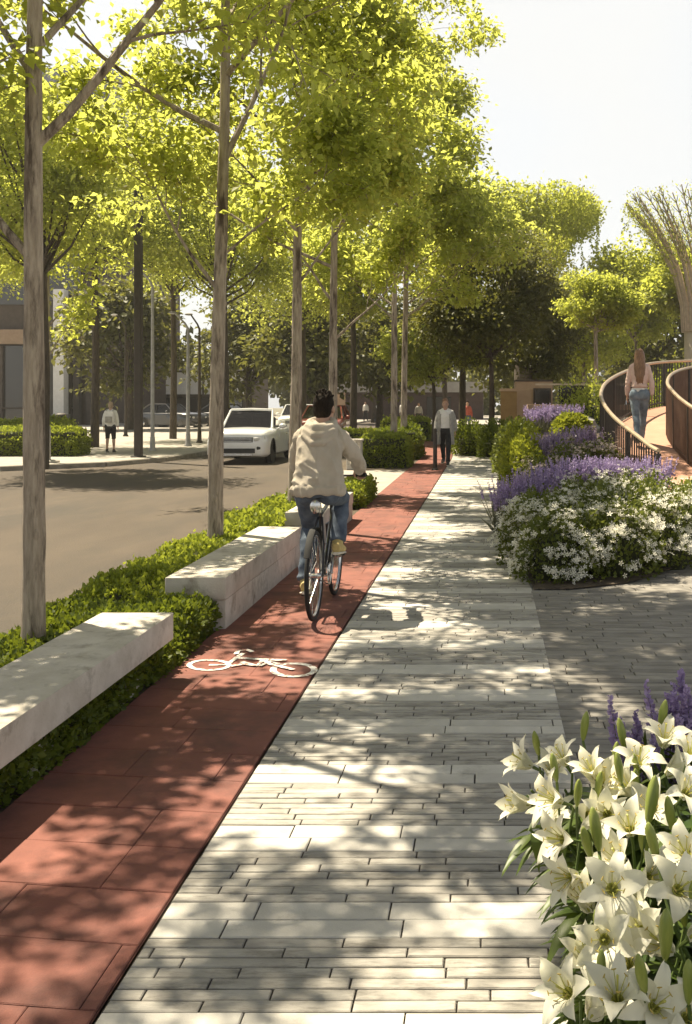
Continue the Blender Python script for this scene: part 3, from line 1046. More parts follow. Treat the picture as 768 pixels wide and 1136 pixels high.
# the big dark tree over the end of the path
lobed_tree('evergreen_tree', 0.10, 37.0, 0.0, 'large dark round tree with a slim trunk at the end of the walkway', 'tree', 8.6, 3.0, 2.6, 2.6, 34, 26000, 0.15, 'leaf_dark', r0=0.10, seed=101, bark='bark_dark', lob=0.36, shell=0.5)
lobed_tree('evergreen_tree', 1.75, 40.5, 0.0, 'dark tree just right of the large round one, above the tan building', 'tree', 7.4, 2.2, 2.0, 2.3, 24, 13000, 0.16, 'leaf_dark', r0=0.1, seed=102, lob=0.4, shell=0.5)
lobed_tree('broadleaf_tree', -2.3, 41.5, 0.0, 'small pale leafed tree hanging low behind the walking man', 'tree', 5.4, 2.4, 2.0, 2.2, 16, 9000, 0.17, 'leaf_far', r0=0.08, seed=103, lob=0.42)
lobed_tree('broadleaf_tree', -1.2, 45.0, 0.0, 'tall sunlit tree whose crown rises behind the paired trunks', 'tree', 13.0, 3.6, 3.0, 5.5, 18, 11000, 0.23, 'leaf_far', r0=0.14, seed=104, lob=0.40)
# yellow-green trees on the right
rg = 'bright yellow-green trees behind the raised path'
rt = [(3.35, 31.0, 1.62, 0.85, 6.0, 3.6, 'umbrella shaped yellow-green tree with cloud-like leaf pads left of the woman'),
      (7.0, 47.0, 2.6, 2.0, 9.8, 4.0, 'tall bright tree behind the umbrella shaped tree'),
      (8.6, 41.0, 2.2, 1.8, 8.2, 5.0, 'bright tree with a bare forked trunk right of the woman'),
      (5.0, 52.0, 3.0, 2.0, 8.8, 3.0, 'pale bright tree seen in the gap below the hanging vines'),
      (12.6, 47.0, 3.4, 2.5, 9.5, 4.0, 'bright tree behind the flared tower')]
for i, (X, Y, r, ry, h, zb, lb) in enumerate(rt):
    lobed_tree('broadleaf_tree', X, Y, 0.0, lb, 'tree', h, r, ry, zb, 24 if i else 24, 11000 if i else 15000, 0.20 if i else 0.10, 'leaf_bright', r0=0.10 if i else 0.075, seed=120 + i, group=rg, lob=0.36 if i else 0.34, bark='bark', shell=0.6, flat=0.35 if i == 0 else 0.6)


def young_tree(X, Y, h, label, seed, brs, r=0.045, base=True):
    rs = random.Random(seed)
    o = empty('young_tree', (X, Y, 0.03), 0, label, 'tree')
    mb = MB()
    mb.tube([(0, 0, 0), (0.02, 0, h * 0.5), (0.0, 0, h)], [r, r * 0.8, r * 0.35], 8)
    tips = []
    for (z, az, el, L) in brs:
        limb(mb, tips, (0.01, 0, z), azel(az, el), L, r * 0.5, 1, rs, 6, 0.01, 0.12)
    mb.build('trunk', M['bark'], o)
    V, Fc = spray(tips, 9, 0.17, 0.2)
    link('crown', np_mesh('crown', V, Fc, M['leaf_bright']), o)
    if base:
        mb = MB()
        mb.lathe([(0.075, 0), (0.075, 0.95), (0.06, 1.0)], n=12)
        mb.lathe([(0.30, 0.0), (0.30, 0.05), (0.22, 0.08)], n=18)
        mb.build('guard_sleeve', M['steel_grey'], o)
    return o


young_tree(-12.0, 27.0, 7.6, 'thin young tree in a grey sleeve at the kerb just right of the first trunk', 7,
           [(3.7, 10, 45, 2.2), (2.9, 5, 52, 1.6), (4.6, 170, 40, 1.3), (5.4, 30, 40, 1.6), (6.2, 200, 40, 1.3), (6.8, 330, 50, 1.2)])

# far-off wood closing the horizon
Pn, Dn = [], []
for i in range(150):
    a = rng.uniform(-1, 1)
    c = np.array([a * 95 + 4, 112 + rng.uniform(-10, 14), rng.uniform(1.0, 6.5)])
    n = 260
    d = rand_dir(n)
    Pn.append(c + d * rng.uniform(1.6, 3.0) * np.array([1.2, 0.8, 0.9]) * rng.uniform(0.7, 1.1, (n, 1)))
    Dn.append(d)
P, D = np.concatenate(Pn), np.concatenate(Dn)
V, Fc = leaves(P, unit(D + rand_dir(len(P))), rand_dir(len(P)), rng.uniform(0.6, 1.1, len(P)), 0.4, 0.1)
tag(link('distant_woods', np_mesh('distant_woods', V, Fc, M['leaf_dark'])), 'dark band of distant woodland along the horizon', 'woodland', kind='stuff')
# ------------------------------------------------------------------ buildings
def part(name, m, parent, boxes, bev=0.0):
    mb = MB()
    for c, d in boxes:
        mb.box(c, d, bev=bev)
    return mb.build(name, M[m], parent, smooth=0)


g = empty('glass_building', (-40, 70, 0), 0, 'dark glass fronted building with a tan beam behind the hedge at the far left', 'building')
part('wall', 'wall_brown', g, [((-6, 10, 9), (36, 20, 18))])
part('glazing', 'bronze_glass', g, [((-6.2, -0.15, 2.8), (35, 0.2, 5.6)), ((-6.2, -0.15, 11.5), (35, 0.2, 6.0))])
part('beam', 'beam_tan', g, [((-6, -0.45, 6.2), (36.2, 0.9, 1.0))])
part('mullions', 'wall_brown', g, [((x, -0.32, 2.8), (0.22, 0.3, 5.6)) for x in np.arange(-23, 11.5, 2.4)] + [((-6.2, -0.32, 1.2), (35, 0.25, 0.12))])
part('pilaster', 'roof_grey', g, [((9.3, -0.9, 4.4), (0.75, 1.2, 8.8))])
g = empty('entrance_portal', (-29.8, 68.5, 0), 0, 'tall portal with one white column and a grey beam right of the first trunk', 'portal')
part('white_column', 'white_wall', g, [((0.25, 0, 5.1), (0.72, 0.8, 8.6))])
for x in (1.05, 1.95):
    part('dark_column', 'mast_brown', g, [((x, 0.8, 4.5), (0.42, 0.5, 9.0))])
part('beam', 'roof_grey', g, [((2.4, 0.9, 9.2), (3.0, 1.2, 0.42))])
part('plinth', 'roof_grey', g, [((0.25, 0, 0.4), (0.9, 1.0, 0.8))])
g = empty('tower_block', (-50, 96, 0), 0, 'blue-grey tower block glimpsed through leaves at the top left', 'building')
part('wall', 'tower_blue', g, [((0, 8, 17), (27, 16, 34))])
for k in range(8):
    part('window_band', 'bronze_glass', g, [((0, -0.05, 3.5 + 3.9 * k), (26.2, 0.12, 1.3))])
g = empty('railed_pavilion', (-27.2, 86, 0), 0, 'low pavilion with a band of white panels over a dark glass front', 'building')
part('wall', 'wall_brown', g, [((0, 5, 2.2), (12, 9, 4.4))])
part('glass_front', 'bronze_glass', g, [((0, 0.3, 1.0), (11.6, 0.4, 2.0))])
part('white_panels', 'white_wall', g, [((-5.4 + 1.2 * k, 0.2, 3.25), (0.95, 0.3, 1.9)) for k in range(10)])
part('roof', 'roof_grey', g, [((0, 4.6, 4.5), (12.6, 10.2, 0.3))])
g = empty('maroon_pavilion', (-8.0, 92, 0), 0, 'low dark maroon pavilion with a pale roof edge behind the far strollers', 'building')
part('wall', 'wall_maroon', g, [((0, 4, 1.25), (15, 8, 2.5))])
part('roof', 'roof_grey', g, [((0, 3.6, 3.0), (15.8, 9.4, 0.95))])
part('doorway', 'bronze_glass', g, [((3.4, -0.05, 1.05), (2.2, 0.16, 2.1))])
part('pillar', 'wall_tan', g, [((-5.6, -0.4, 1.25), (0.8, 0.5, 2.5))])
g = empty('ochre_wall', (0.70, 34.2, 0), 0, 'ochre boundary wall just right of the slim trunk at the end of the walkway', 'wall')
part('panel', 'wall_ochre', g, [((0, 0, 1.02), (0.56, 0.3, 2.04))])
part('coping', 'wall_tan', g, [((0, 0, 2.09), (0.62, 0.36, 0.09))])
g = empty('tan_kiosk', (1.62, 35.0, 0), 0, 'small tan building with a dark window right of the ochre wall', 'building')
part('wall', 'wall_tan', g, [((0, 1, 1.2), (1.3, 2, 2.4))])
w_ = part('window', 'wall_brown', g, [((0.28, -0.03, 1.78), (0.62, 0.08, 0.75))])
part('pane', 'bronze_glass', w_, [((0.28, -0.08, 1.78), (0.5, 0.04, 0.62))])
part('roof', 'wall_brown', g, [((0, 1, 2.43), (1.34, 2.04, 0.07))])

# ------------------------------------------------------------------ posts and lamps
g = empty('square_mast', (-10.45, 29.6, 0.03), 0, 'tall dark brown square mast at the pavement edge right of the backpack walker', 'mast')
mb = MB().box((0, 0, 4.5), (0.21, 0.21, 9.0), bev=0.015)
mb.build('shaft', M['mast_brown'], g)
MB().box((0, 0, 0.02), (0.36, 0.36, 0.04), bev=0.01).build('base_plate', M['mast_brown'], g)


def lamp(X, Y, h, label, arm, m='steel_grey', r=0.06):
    o = empty('street_lamp', (X, Y, 0.03), 0, label, 'street lamp', 'slim street lamps on the far pavement')
    mb = MB()
    mb.tube([(0, 0, 0), (0, 0, h * 0.5), (0, 0, h)], [r * 1.15, r, r * 0.72], 10)
    mb.lathe([(r * 2.2, 0), (r * 2.2, 0.03), (r * 1.5, 0.10), (r * 1.3, 0.45), (r, 0.5)], n=12)
    mb.build('pole', M[m], o)
    s = 1 if arm > 0 else -1
    arm *= 0.55
    mb = MB().tube([(0, 0, h - 0.05), (arm * 0.25, 0, h + 0.16), (arm, 0, h + 0.52)], [r * 0.72, r * 0.6, r * 0.5], 8)
    mb.build('arm', M[m], o)
    mb = MB().ell((arm + s * 0.10, 0, h + 0.56), (0.17, 0.08, 0.05), 12)
    mb.build('lamp_head', M['roof_grey'], o)
    MB().ell((arm + s * 0.10, 0, h + 0.535), (0.12, 0.06, 0.035), 10).build('lens', M['lamp_glass'], o)
    return o


lamp(-11.35, 33.5, 5.6, 'pale street lamp just right of the dark square mast', -0.8)
lamp(-11.15, 36.8, 4.4, 'street lamp with a bent arm halfway between the mast and the second trunk', -0.85, 'steel_grey', 0.065)
lamp(-11.6, 39.8, 4.6, 'darker street lamp close behind the second trunk', -0.6, 'bark_dark', 0.06)
lamp(-17.2, 47.0, 5.2, 'small dark street lamp behind the dark square mast', -0.8, 'mast_brown', 0.06)


def bollard(X, Y, h, label):
    o = MB().tube([(0, 0, 0), (0, 0, h * 0.6), (0, 0, h)], [0.085, 0.075, 0.06], 10)
    return o


g = empty('litter_bin', (-25.0, 58, 0.03), 0, 'dark litter bin at the foot of the white portal column', 'litter bin')
MB().lathe([(0.26, 0), (0.30, 0.05), (0.31, 0.82), (0.27, 0.84)], n=16).build('drum', M['black_plastic'], g)
MB().lathe([(0.33, 0.84), (0.33, 0.90), (0.18, 0.98)], n=16).build('lid', M['mast_brown'], g)
g = empty('bollard', (-1.30, 24.2, 0.016), 0, 'thin dark bollard standing on the red lane in front of the walking man', 'bollard')
MB().lathe([(0.05, 0), (0.05, 0.95), (0.042, 1.0), (0.02, 1.02)], n=14).build('post', M['mast_brown'], g)
MB().lathe([(0.085, 0), (0.085, 0.02), (0.055, 0.05)], n=14).build('base', M['mast_brown'], g)


# ------------------------------------------------------------------ raised path and railings
def catmull(P, n):
    P = [Vector(p) for p in P]
    out = []
    for i in range(len(P) - 1):
        a, b, c, d = P[max(i - 1, 0)], P[i], P[i + 1], P[min(i + 2, len(P) - 1)]
        for k in range(n):
            t = k / n
            out.append(0.5 * ((2 * b) + (c - a) * t + (2 * a - 5 * b + 4 * c - d) * t * t + (3 * b - a - 3 * c + d) * t ** 3))
    out.append(P[-1])
    return out


LP = [(2.55, 12.2, 0.02), (2.23, 13.0, 0.10), (2.08, 13.8, 0.26), (1.92, 15.0, 0.49), (1.88, 16.2, 0.72), (1.96, 17.2, 0.92), (2.22, 18.3, 1.13), (2.78, 19.8, 1.36), (3.47, 21.0, 1.55), (4.6, 22.2, 1.66), (6.4, 23.2, 1.75), (9.5, 24.0, 1.82)]
RP = [(4.3, 12.2, 0.02), (3.95, 13.0, 0.10), (3.62, 13.9, 0.28), (3.34, 15.2, 0.53), (3.22, 16.3, 0.74), (3.20, 17.2, 0.92), (3.27, 18.1, 1.09), (3.55, 19.1, 1.28), (4.05, 20.0, 1.42), (4.95, 20.7, 1.55), (6.6, 21.5, 1.72), (9.7, 22.2, 1.80)]
LQ, RQ = catmull(LP, 8), catmull(RP, 8)
mb = MB()
vs = []
for a, b in zip(LQ, RQ):
    vs += [a, b, b - Vector((0, 0, 0.16)), a - Vector((0, 0, 0.16))]
k = len(LQ)
fs = []
for i in range(k - 1):
    o = i * 4
    for j in range(4):
        fs.append((o + j, o + (j + 1) % 4, o + 4 + (j + 1) % 4, o + 4 + j))
fs += [(0, 3, 2, 1), (4 * k - 4, 4 * k - 3, 4 * k - 2, 4 * k - 1)]
mb.add(vs, fs)
tag(mb.build('raised_path', M['terracotta'], smooth=40), kind='structure')


def railing(line, i0, i1, label, step, bar, drop, infill_m, h=0.95, rr=0.032):
    o = empty('railing', line[i0], 0, label, 'railing', 'curved railings along the raised path')
    org = Vector(line[i0])
    pts = [p - org for p in line[i0:i1]]
    top = [p + Vector((0, 0, h)) for p in pts]
    MB().tube(top, rr, 10).build('handrail', M['rail_bronze'], o)
    MB().tube([p + Vector((0, 0, 0.08)) for p in pts], 0.018, 6).build('bottom_rail', M['rail_dark'], o)
    # walk the line at even steps
    mb = MB()
    acc, nxt = 0.0, 0.0
    posts = []
    for a, b in zip(pts, pts[1:]):
        L = (b - a).length
        while nxt <= acc + L:
            p = a.lerp(b, (nxt - acc) / L)
            d = (b - a)
            ang = math.atan2(d.y, d.x)
            mb.box(p + Vector((0, 0, (h - drop) / 2 - 0.01)), (bar[0], bar[1], h + drop - 0.02), rot=(0, 0, ang))
            posts.append((p, ang))
            nxt += step
        acc += L
    mb.build('balusters', M[infill_m], o, smooth=0)
    for p, ang in [posts[0]] + posts[12::14]:
        MB().box(p + Vector((0, 0, (h - drop) / 2 - 0.02)), (0.05, 0.06, h + drop - 0.03), rot=(0, 0, ang)).build('post', M['rail_dark'], o, smooth=0)
    return o


off = lambda Q, s: [p + Vector((s, 0, 0)) for p in Q]
railing(LQ, 8, len(LQ), 'curved railing with a bronze handrail on the flower bed side of the raised path', 0.11, (0.019, 0.019), 0.22, 'rail_dark')
railing(RQ, 0, len(RQ), 'curved railing at the right edge of the photo, right of the woman', 0.075, (0.014, 0.045), 0.22, 'rail_brown')

g = empty('footbridge', (3.2, 30.0, 0), 0, 'low tan footbridge with a glass balustrade behind the flower bed', 'footbridge')
part('deck', 'wall_tan', g, [((0.1, 0, 1.52), (4.2, 1.2, 0.14))])
part('edge_beam', 'wall_brown', g, [((0.1, -0.55, 1.34), (4.2, 0.1, 0.20))])
part('end_block', 'wall_tan', g, [((-1.95, -0.2, 0.8), (0.16, 0.6, 1.6))])
part('handrail', 'rail_bronze', g, [((0.2, -0.55, 2.2), (4.0, 0.05, 0.05))])
part('glass_panel', 'bronze_glass', g, [((-0.62 + 1.0 * k, -0.55, 1.88), (0.96, 0.02, 0.56)) for k in range(3)])
for x in (-0.1, 1.9):
    part('pier', 'white_steel', g, [((x, -0.68, 1.15), (0.12, 0.12, 2.3))])

# ------------------------------------------------------------------ flared planted towers
def flared(name, X, Y, prof, nrod, label, trunk_top, trunk_r, leafn, leaf, m, rod_r=0.035, vines=(), lz=0.55, dense=False, seed=5):
    rs = random.Random(seed)
    r_ = np.random.default_rng(seed)
    o = empty(name, (X, Y, 0), 0, label, 'garden tower', 'flared garden towers with planted rims')
    MB().lathe([(trunk_r * 1.1, 0), (trunk_r, 0.6), (trunk_r, trunk_top * 0.8), (trunk_r * 1.02, trunk_top)], n=32).build('trunk', M['bark_dark' if dense else 'white_steel'], o)
    zs = [p[0] for p in prof]
    rs_ = [p[1] for p in prof]

    def rad(z):
        return float(np.interp(z, zs, rs_))
    mb, tw_ = MB(), MB()
    P, D = [], []
    for i in range(nrod):
        a = 2 * PI * i / nrod + rs.uniform(-0.03, 0.03)
        tw = rs.uniform(-0.12, 0.12)
        e = rs.uniform(0.93, 1.03)
        pts = []
        for j in range(15):
            t = j / 14
            z = zs[0] + (zs[-1] - zs[0]) * t * e
            r = rad(z)
            pts.append(Vector((r * math.cos(a + tw * t), r * math.sin(a + tw * t), z)))
        mb.tube(pts, [rod_r * (1.1 - 0.75 * j / 14) for j in range(15)], 5)
        # side twigs near the rim
        for j in range(7, 14):
            for s in (-1, 1):
                b = pts[j]
                d = (pts[j + 1] - pts[j - 1]).normalized()
                sd = Vector((-math.sin(a), math.cos(a), 0)) * s
                e2 = b + (d * 1.0 + sd * 0.55) * rs.uniform(0.2, 0.5)
                tw_.tube([b, e2], [rod_r * 0.35, rod_r * 0.12], 4)
                P.append(e2[:])
                D.append((d + sd * 0.5)[:])
            P.append(pts[j][:])
            D.append((pts[j + 1] - pts[j])[:])
    mb.build('rods', M['rod'], o)
    tw_.build('rim_twigs', M['stem'], o)
    P, D = np.array(P), np.array(D)
    k = max(1, leafn // len(P))
    P, D = np.repeat(P, k, 0), np.repeat(D, k, 0)
    n = len(P)
    P = P + r_.normal(size=(n, 3)) * (0.13 if not dense else 0.30)
    if dense:
        # a thick planted ring along the rim
        a = r_.uniform(0, 2 * PI, leafn)
        q = r_.uniform(0, 2 * PI, leafn)
        rr = np.sqrt(r_.random(leafn))
        R0 = rs_[-1]
        wob = 1 + 0.10 * np.sin(5 * a) + 0.07 * np.sin(11 * a + 1)
        rad_ = R0 * 0.70 + 1.05 * rr * np.cos(q) * wob
        z_ = zs[-1] - 0.75 + 1.15 * rr * np.sin(q) * wob
        P2 = np.stack([rad_ * np.cos(a), rad_ * np.sin(a), z_], 1)
        P = np.concatenate([P, P2])
        D = np.concatenate([D, rand_dir(leafn)])
        n = len(P)
    V, Fc = leaves(P, unit(unit(D) + rand_dir(n) * 0.8), rand_dir(n), leaf * r_.uniform(0.6, 1.3, n), 0.3, 0.1)
    link('rim_foliage', np_mesh('rim_foliage', V, Fc, M[m]), o)
    for (a, r, z, L) in vines:
        n = int(L * 28)
        t = np.linspace(0, 1, n)
        P = np.stack([r * math.cos(R(a)) + 0.05 * np.sin(t * 9), r * math.sin(R(a)) + 0 * t, z - t * L], 1)
        V, Fc = leaves(P, rand_dir(n) + np.array([0, 0, -0.6]), rand_dir(n), 0.13, 0.35)
        link('hanging_vine', np_mesh('hanging_vine', V, Fc, M['leaf_street']), o)
    return o


flared('garden_tower', 9.15, 40.0, [(4.5, 1.28), (5.6, 1.35), (6.9, 1.68), (8.1, 2.35), (9.0, 3.0), (9.75, 3.6)], 84,
       'pale flared tower of bundled rods at the right edge of the photo', 5.0, 1.22, 15000, 0.085, 'leaf_bright', 0.062,
       vines=[(182, 3.5, 9.4, 1.3), (176, 3.65, 9.5, 0.8), (188, 3.3, 9.4, 0.7)], seed=5)
flared('garden_tower', 2.0, 50.0, [(5.0, 0.8), (7.0, 0.95), (9.0, 1.5), (10.3, 2.4), (11.3, 3.3), (11.8, 3.9)], 40,
       'leaf covered flared tower with hanging vines above the large dark tree', 6.0, 0.7, 17000, 0.17, 'leaf_bright', 0.05,
       vines=[(-4, 3.5, 10.6, 2.6), (-20, 3.3, 10.4, 1.4), (-35, 3.1, 10.2, 1.8), (10, 3.6, 10.6, 1.5)], dense=True, seed=6)

# ------------------------------------------------------------------ cars
def car(X, Y, label, paint='car_white', open_top=False, rz=0.0, group='parked and passing cars'):
    o = empty('car', (X, Y, -0.10), rz, label, 'car', group)
    # front faces -y; stations: y, bottom, top, half width low, half width high
    st = [(-2.25, 0.34, 0.84, 0.80, 0.76), (-2.22, 0.27, 0.92, 0.88, 0.83), (-2.08, 0.23, 0.99, 0.94, 0.88), (-1.5, 0.23, 1.045, 0.96, 0.90), (-0.85, 0.23, 1.07, 0.96, 0.91),
          (0.3, 0.23, 1.06, 0.95, 0.91), (1.4, 0.23, 1.07, 0.95, 0.90), (2.0, 0.26, 1.03, 0.92, 0.86), (2.2, 0.36, 0.9, 0.84, 0.78)]
    mb = MB()
    vs = []
    for (y, zb, zt, wl, wh) in st:
        zm = zb + (zt - zb) * 0.62
        half = [(0, zb), (wl * 0.9, zb), (wl, zb + 0.08), (wl, zm), (wh, zt - 0.05), (wh * 0.9, zt), (wh * 0.5, zt + 0.025), (0, zt + 0.035)]
        full = half + [(-a, b) for a, b in half[-2:0:-1]]
        vs += [(a, y, b) for a, b in full]
    n = 14
    fs = [(i * n + j, i * n + (j + 1) % n, (i + 1) * n + (j + 1) % n, (i + 1) * n + j) for i in range(len(st) - 1) for j in range(n)]
    fs += [tuple(range(n))[::-1], tuple((len(st) - 1) * n + j for j in range(n))]
    mb.add(vs, fs)
    mb.build('body', M[paint], o, smooth=50)
    # grille, intake and lamps on the nose
    part('grille', 'chrome', o, [((0, -2.262, 0.80 - 0.05 * k), (0.98, 0.03, 0.018)) for k in range(3)])
    part('intake', 'black_plastic', o, [((0, -2.25, 0.42), (1.15, 0.05, 0.14))])
    part('grille_back', 'black_plastic', o, [((0, -2.246, 0.75), (1.02, 0.02, 0.15))])
    part('skid_plate', 'chrome', o, [((0, -2.24, 0.30), (1.0, 0.06, 0.05))])
    for s in (-1, 1):
        MB().box((s * 0.70, -2.19, 0.785), (0.36, 0.13, 0.12), rot=(0, s * -0.12, s * 0.30), bev=0.025).build('headlight', M['lamp_glass'], o)
        MB().box((s * 0.74, -2.215, 0.50), (0.24, 0.07, 0.10), rot=(0, 0, s * 0.25), bev=0.02).build('fog_lamp', M['black_plastic'], o)
        part('tail_lamp', 'car_red', o, [((s * 0.74, 2.14, 0.82), (0.18, 0.12, 0.2))])
        mb = MB().ell((s * 1.07, -0.55, 1.13), (0.12, 0.08, 0.085), 10)
        mb.tube([(s * 0.92, -0.55, 1.05), (s * 1.05, -0.55, 1.10)], 0.03, 6)
        mb.build('mirror', M[paint], o)
        d = part('door', paint, o, [((s * 0.951, 0.2, 0.62), (0.012, 1.25, 0.62))])
        part('handle', 'chrome', d, [((s * 0.962, 0.62, 0.86), (0.02, 0.18, 0.025))])
        for y in (-1.42, 1.36):
            wl = empty('wheel', (s * 0.86, y, 0.36))
            wl.parent = o
            MB().torus((0, 0, 0), 0.285, 0.085, 28, 8, 'x', 1.2).build('tyre', M['rubber'], wl)
            mb = MB()
            mb.torus((s * 0.05, 0, 0), 0.215, 0.022, 24, 6, 'x')
            for q in range(5):
                t = 2 * PI * q / 5
                mb.tube([(s * 0.07, 0, 0), (s * 0.06, 0.21 * math.cos(t), 0.21 * math.sin(t))], [0.035, 0.025], 6)
            mb.build('rim', M['chrome'], wl)
            MB().lathe([(0.40, -0.05), (0.40, 0.06)], (s * 0.90, y, 0.38), 24, Euler((0, PI / 2, 0)).to_matrix()).build('wheel_arch', M['black_plastic'], o)
    # windscreen
    if open_top:
        b0, t0 = (0.80, -0.86, 1.06), (0.68, -0.22, 1.63)
        mb = MB()
        for s in (-1, 1):
            mb.tube([(s * b0[0], b0[1], b0[2]), (s * t0[0], t0[1], t0[2])], [0.045, 0.035], 8)
        mb.tube([(-t0[0], t0[1], t0[2]), (0, t0[1] - 0.03, t0[2] + 0.025), (t0[0], t0[1], t0[2])], 0.042, 8)
        mb.build('windscreen_frame', M[paint], o)
        mb = MB()
        th = 0.012
        q = [(-b0[0], b0[1], b0[2]), (b0[0], b0[1], b0[2]), (t0[0], t0[1], t0[2]), (-t0[0], t0[1], t0[2])]
        mb.add(q + [(x, y + th, z - th) for x, y, z in q], [(0, 1, 2, 3), (7, 6, 5, 4), (0, 4, 5, 1), (1, 5, 6, 2), (2, 6, 7, 3), (3, 7, 4, 0)])
        mb.build('windscreen', M['car_glass'], o, smooth=0)
        part('interior', 'black_plastic', o, [((0, 0.55, 1.075), (1.5, 2.3, 0.08))])
        for s in (-1, 1):
            mb = MB().box((s * 0.38, 0.45, 1.2), (0.5, 0.16, 0.42), rot=(-0.15, 0, 0), bev=0.05)
            mb.box((s * 0.38, 0.5, 1.47), (0.28, 0.11, 0.2), bev=0.04)
            mb.build('seat', M['black_plastic'], o)
        MB().torus((0.38, -0.3, 1.14), 0.18, 0.016, 20, 6, 'y').build('steering_wheel', M['black_plastic'], o)
    else:
        cab = [(-0.9, 0.86, 1.05), (-0.15, 0.68, 1.58), (1.1, 0.66, 1.60), (1.95, 0.80, 1.06)]
        mb = MB()
        vs = []
        for y, wd, z in cab:
            vs += [(-wd, y, z), (wd, y, z)]
        vs += [(-0.86, -0.9, 1.04), (0.86, -0.9, 1.04), (0.86, 1.95, 1.04), (-0.86, 1.95, 1.04)]
        mb.add(vs, [(0, 1, 3, 2), (2, 3, 5, 4), (4, 5, 7, 6), (0, 2, 4, 6), (1, 7, 5, 3)])
        mb.build('windows', M['car_glass'], o, smooth=0)
        mb = MB().box((0, 0.48, 1.61), (1.36, 1.34, 0.05), bev=0.02)
        for s in (-1, 1):
            mb.tube([(s * 0.87, -0.92, 1.05), (s * 0.69, -0.16, 1.6)], 0.035, 6)
            mb.tube([(s * 0.69, 0.5, 1.6), (s * 0.87, 0.5, 1.05)], 0.035, 6)
            mb.tube([(s * 0.67, 1.1, 1.6), (s * 0.83, 1.96, 1.06)], 0.045, 6)
        mb.build('roof', M[paint], o)
    return o


wc = car(-7.13, 30.1, 'white open-top car on the road facing the camera between the second and third trunks', 'car_white', True)
wc.scale = (0.92, 0.92, 0.94)
car(-7.0, 42.5, 'dark red car close behind the white open-top car', 'car_red', False)
car(-20.5, 64, 'dark car parked at the back left of the lamp with the bent arm', 'car_dark', False, 1.2)
car(-17.2, 66, 'dark car parked at the back right of the lamp with the bent arm', 'car_dark', False, 1.35)
car(-9.9, 52, 'white car far down the road behind the second trunk', 'car_white', False, 0.1)
# ------------------------------------------------------------------ bicycle
bike = empty('bicycle', (-1.335, 7.60, 0.017), 0, 'black bicycle ridden by the man in the pale hoodie on the red lane', 'bicycle')
RR = 0.345
A, B, HD = Vector((0, 0, RR)), Vector((0, 1.03, RR)), None
BB, ST, SB = Vector((0, 0.44, 0.285)), Vector((0, 0.27, 0.80)), Vector((0, 0.245, 0.91))
HT, HB = Vector((0, 0.83, 0.88)), Vector((0, 0.87, 0.72))
mb = MB()
for a, b, r in ((BB, ST, 0.016), (ST - Vector((0, -0.006, 0.03)), HT - Vector((0, 0, 0.02)), 0.016), (BB, HB, 0.019), (HT + Vector((0, 0, 0.03)), HB - Vector((0, -0.005, 0.03)), 0.02)):
    mb.tube([a, b], r, 10)
for s in (-1, 1):
    mb.tube([BB + Vector((s * 0.03, -0.02, 0)), Vector((s * 0.06, 0.2, 0.31)), A + Vector((s * 0.065, 0, 0))], 0.010, 8)
    mb.tube([ST + Vector((s * 0.015, 0, -0.04)), Vector((s * 0.05, 0.12, 0.6)), A + Vector((s * 0.065, 0, 0))], 0.009, 8)
mb.build('frame', M['bike_black'], bike)
mb = MB()
mb.tube([HB - Vector((0, -0.008, 0.03)), HB - Vector((0, -0.02, 0.06))], 0.018, 8)
for s in (-1, 1):
    mb.tube([HB + Vector((0, 0.02, -0.06)), HB + Vector((s * 0.05, 0.03, -0.09)), Vector((s * 0.055, 0.97, 0.5)), B + Vector((s * 0.055, 0, 0))], [0.014, 0.014, 0.012, 0.009], 8)
mb.build('fork', M['bike_black'], bike)
for c in (A, B):
    wl = empty('wheel', c)
    wl.parent = bike
    MB().torus((0, 0, 0), RR - 0.017, 0.017, 56, 8, 'x', 1.05).build('tyre', M['rubber'], wl)
    MB().torus((0, 0, 0), RR - 0.040, 0.010, 56, 6, 'x', 1.1).build('rim', M['chrome'], wl)
    mb = MB()
    for q in range(28):
        t = 2 * PI * q / 28
        mb.tube([(0.028 * (1 if q % 2 else -1), 0.018 * math.cos(t + 0.5), 0.018 * math.sin(t + 0.5)), (0, (RR - 0.04) * math.cos(t), (RR - 0.04) * math.sin(t))], 0.0013, 4)
    mb.build('spokes', M['chrome'], wl)
    MB().lathe([(0.016, -0.055), (0.024, -0.03), (0.016, -0.02), (0.016, 0.02), (0.024, 0.03), (0.016, 0.055)], n=12, mx=Euler((0, PI / 2, 0)).to_matrix()).build('hub', M['chrome'], wl)
mb = MB()
for s in (-1, 1):
    pass
for c, rw in ((A, RR + 0.022),):
    pts = [c + Vector((0, rw * math.cos(t), rw * math.sin(t))) for t in np.linspace(R(35), R(150), 18)]
    mb.etube(pts, [0.024] * 18, [0.005] * 18, 8)
mb.build('mudguard', M['rubber'], bike)
mb = MB()
mb.etube([(0, 0.08, 0.945), (0, 0.13, 0.95), (0, 0.22, 0.945), (0, 0.32, 0.94), (0, 0.38, 0.93)], [0.05, 0.085, 0.065, 0.03, 0.018], [0.02, 0.028, 0.025, 0.02, 0.014], 14)
mb.build('saddle', M['black_plastic'], bike)
MB().tube([ST, SB + Vector((0, -0.02, 0.02))], 0.013, 8).build('seat_post', M['chrome'], bike)
MB().ell((0, 0.045, 0.87), (0.042, 0.025, 0.058), 12).build('rear_lamp', M['chrome'], bike)
GRIP = [Vector((s * 0.27, 0.80, 1.06)) for s in (-1, 1)]
mb = MB()
mb.tube([HT, Vector((0, 0.815, 0.99)), Vector((0, 0.85, 1.04))], [0.016, 0.015, 0.014], 8)
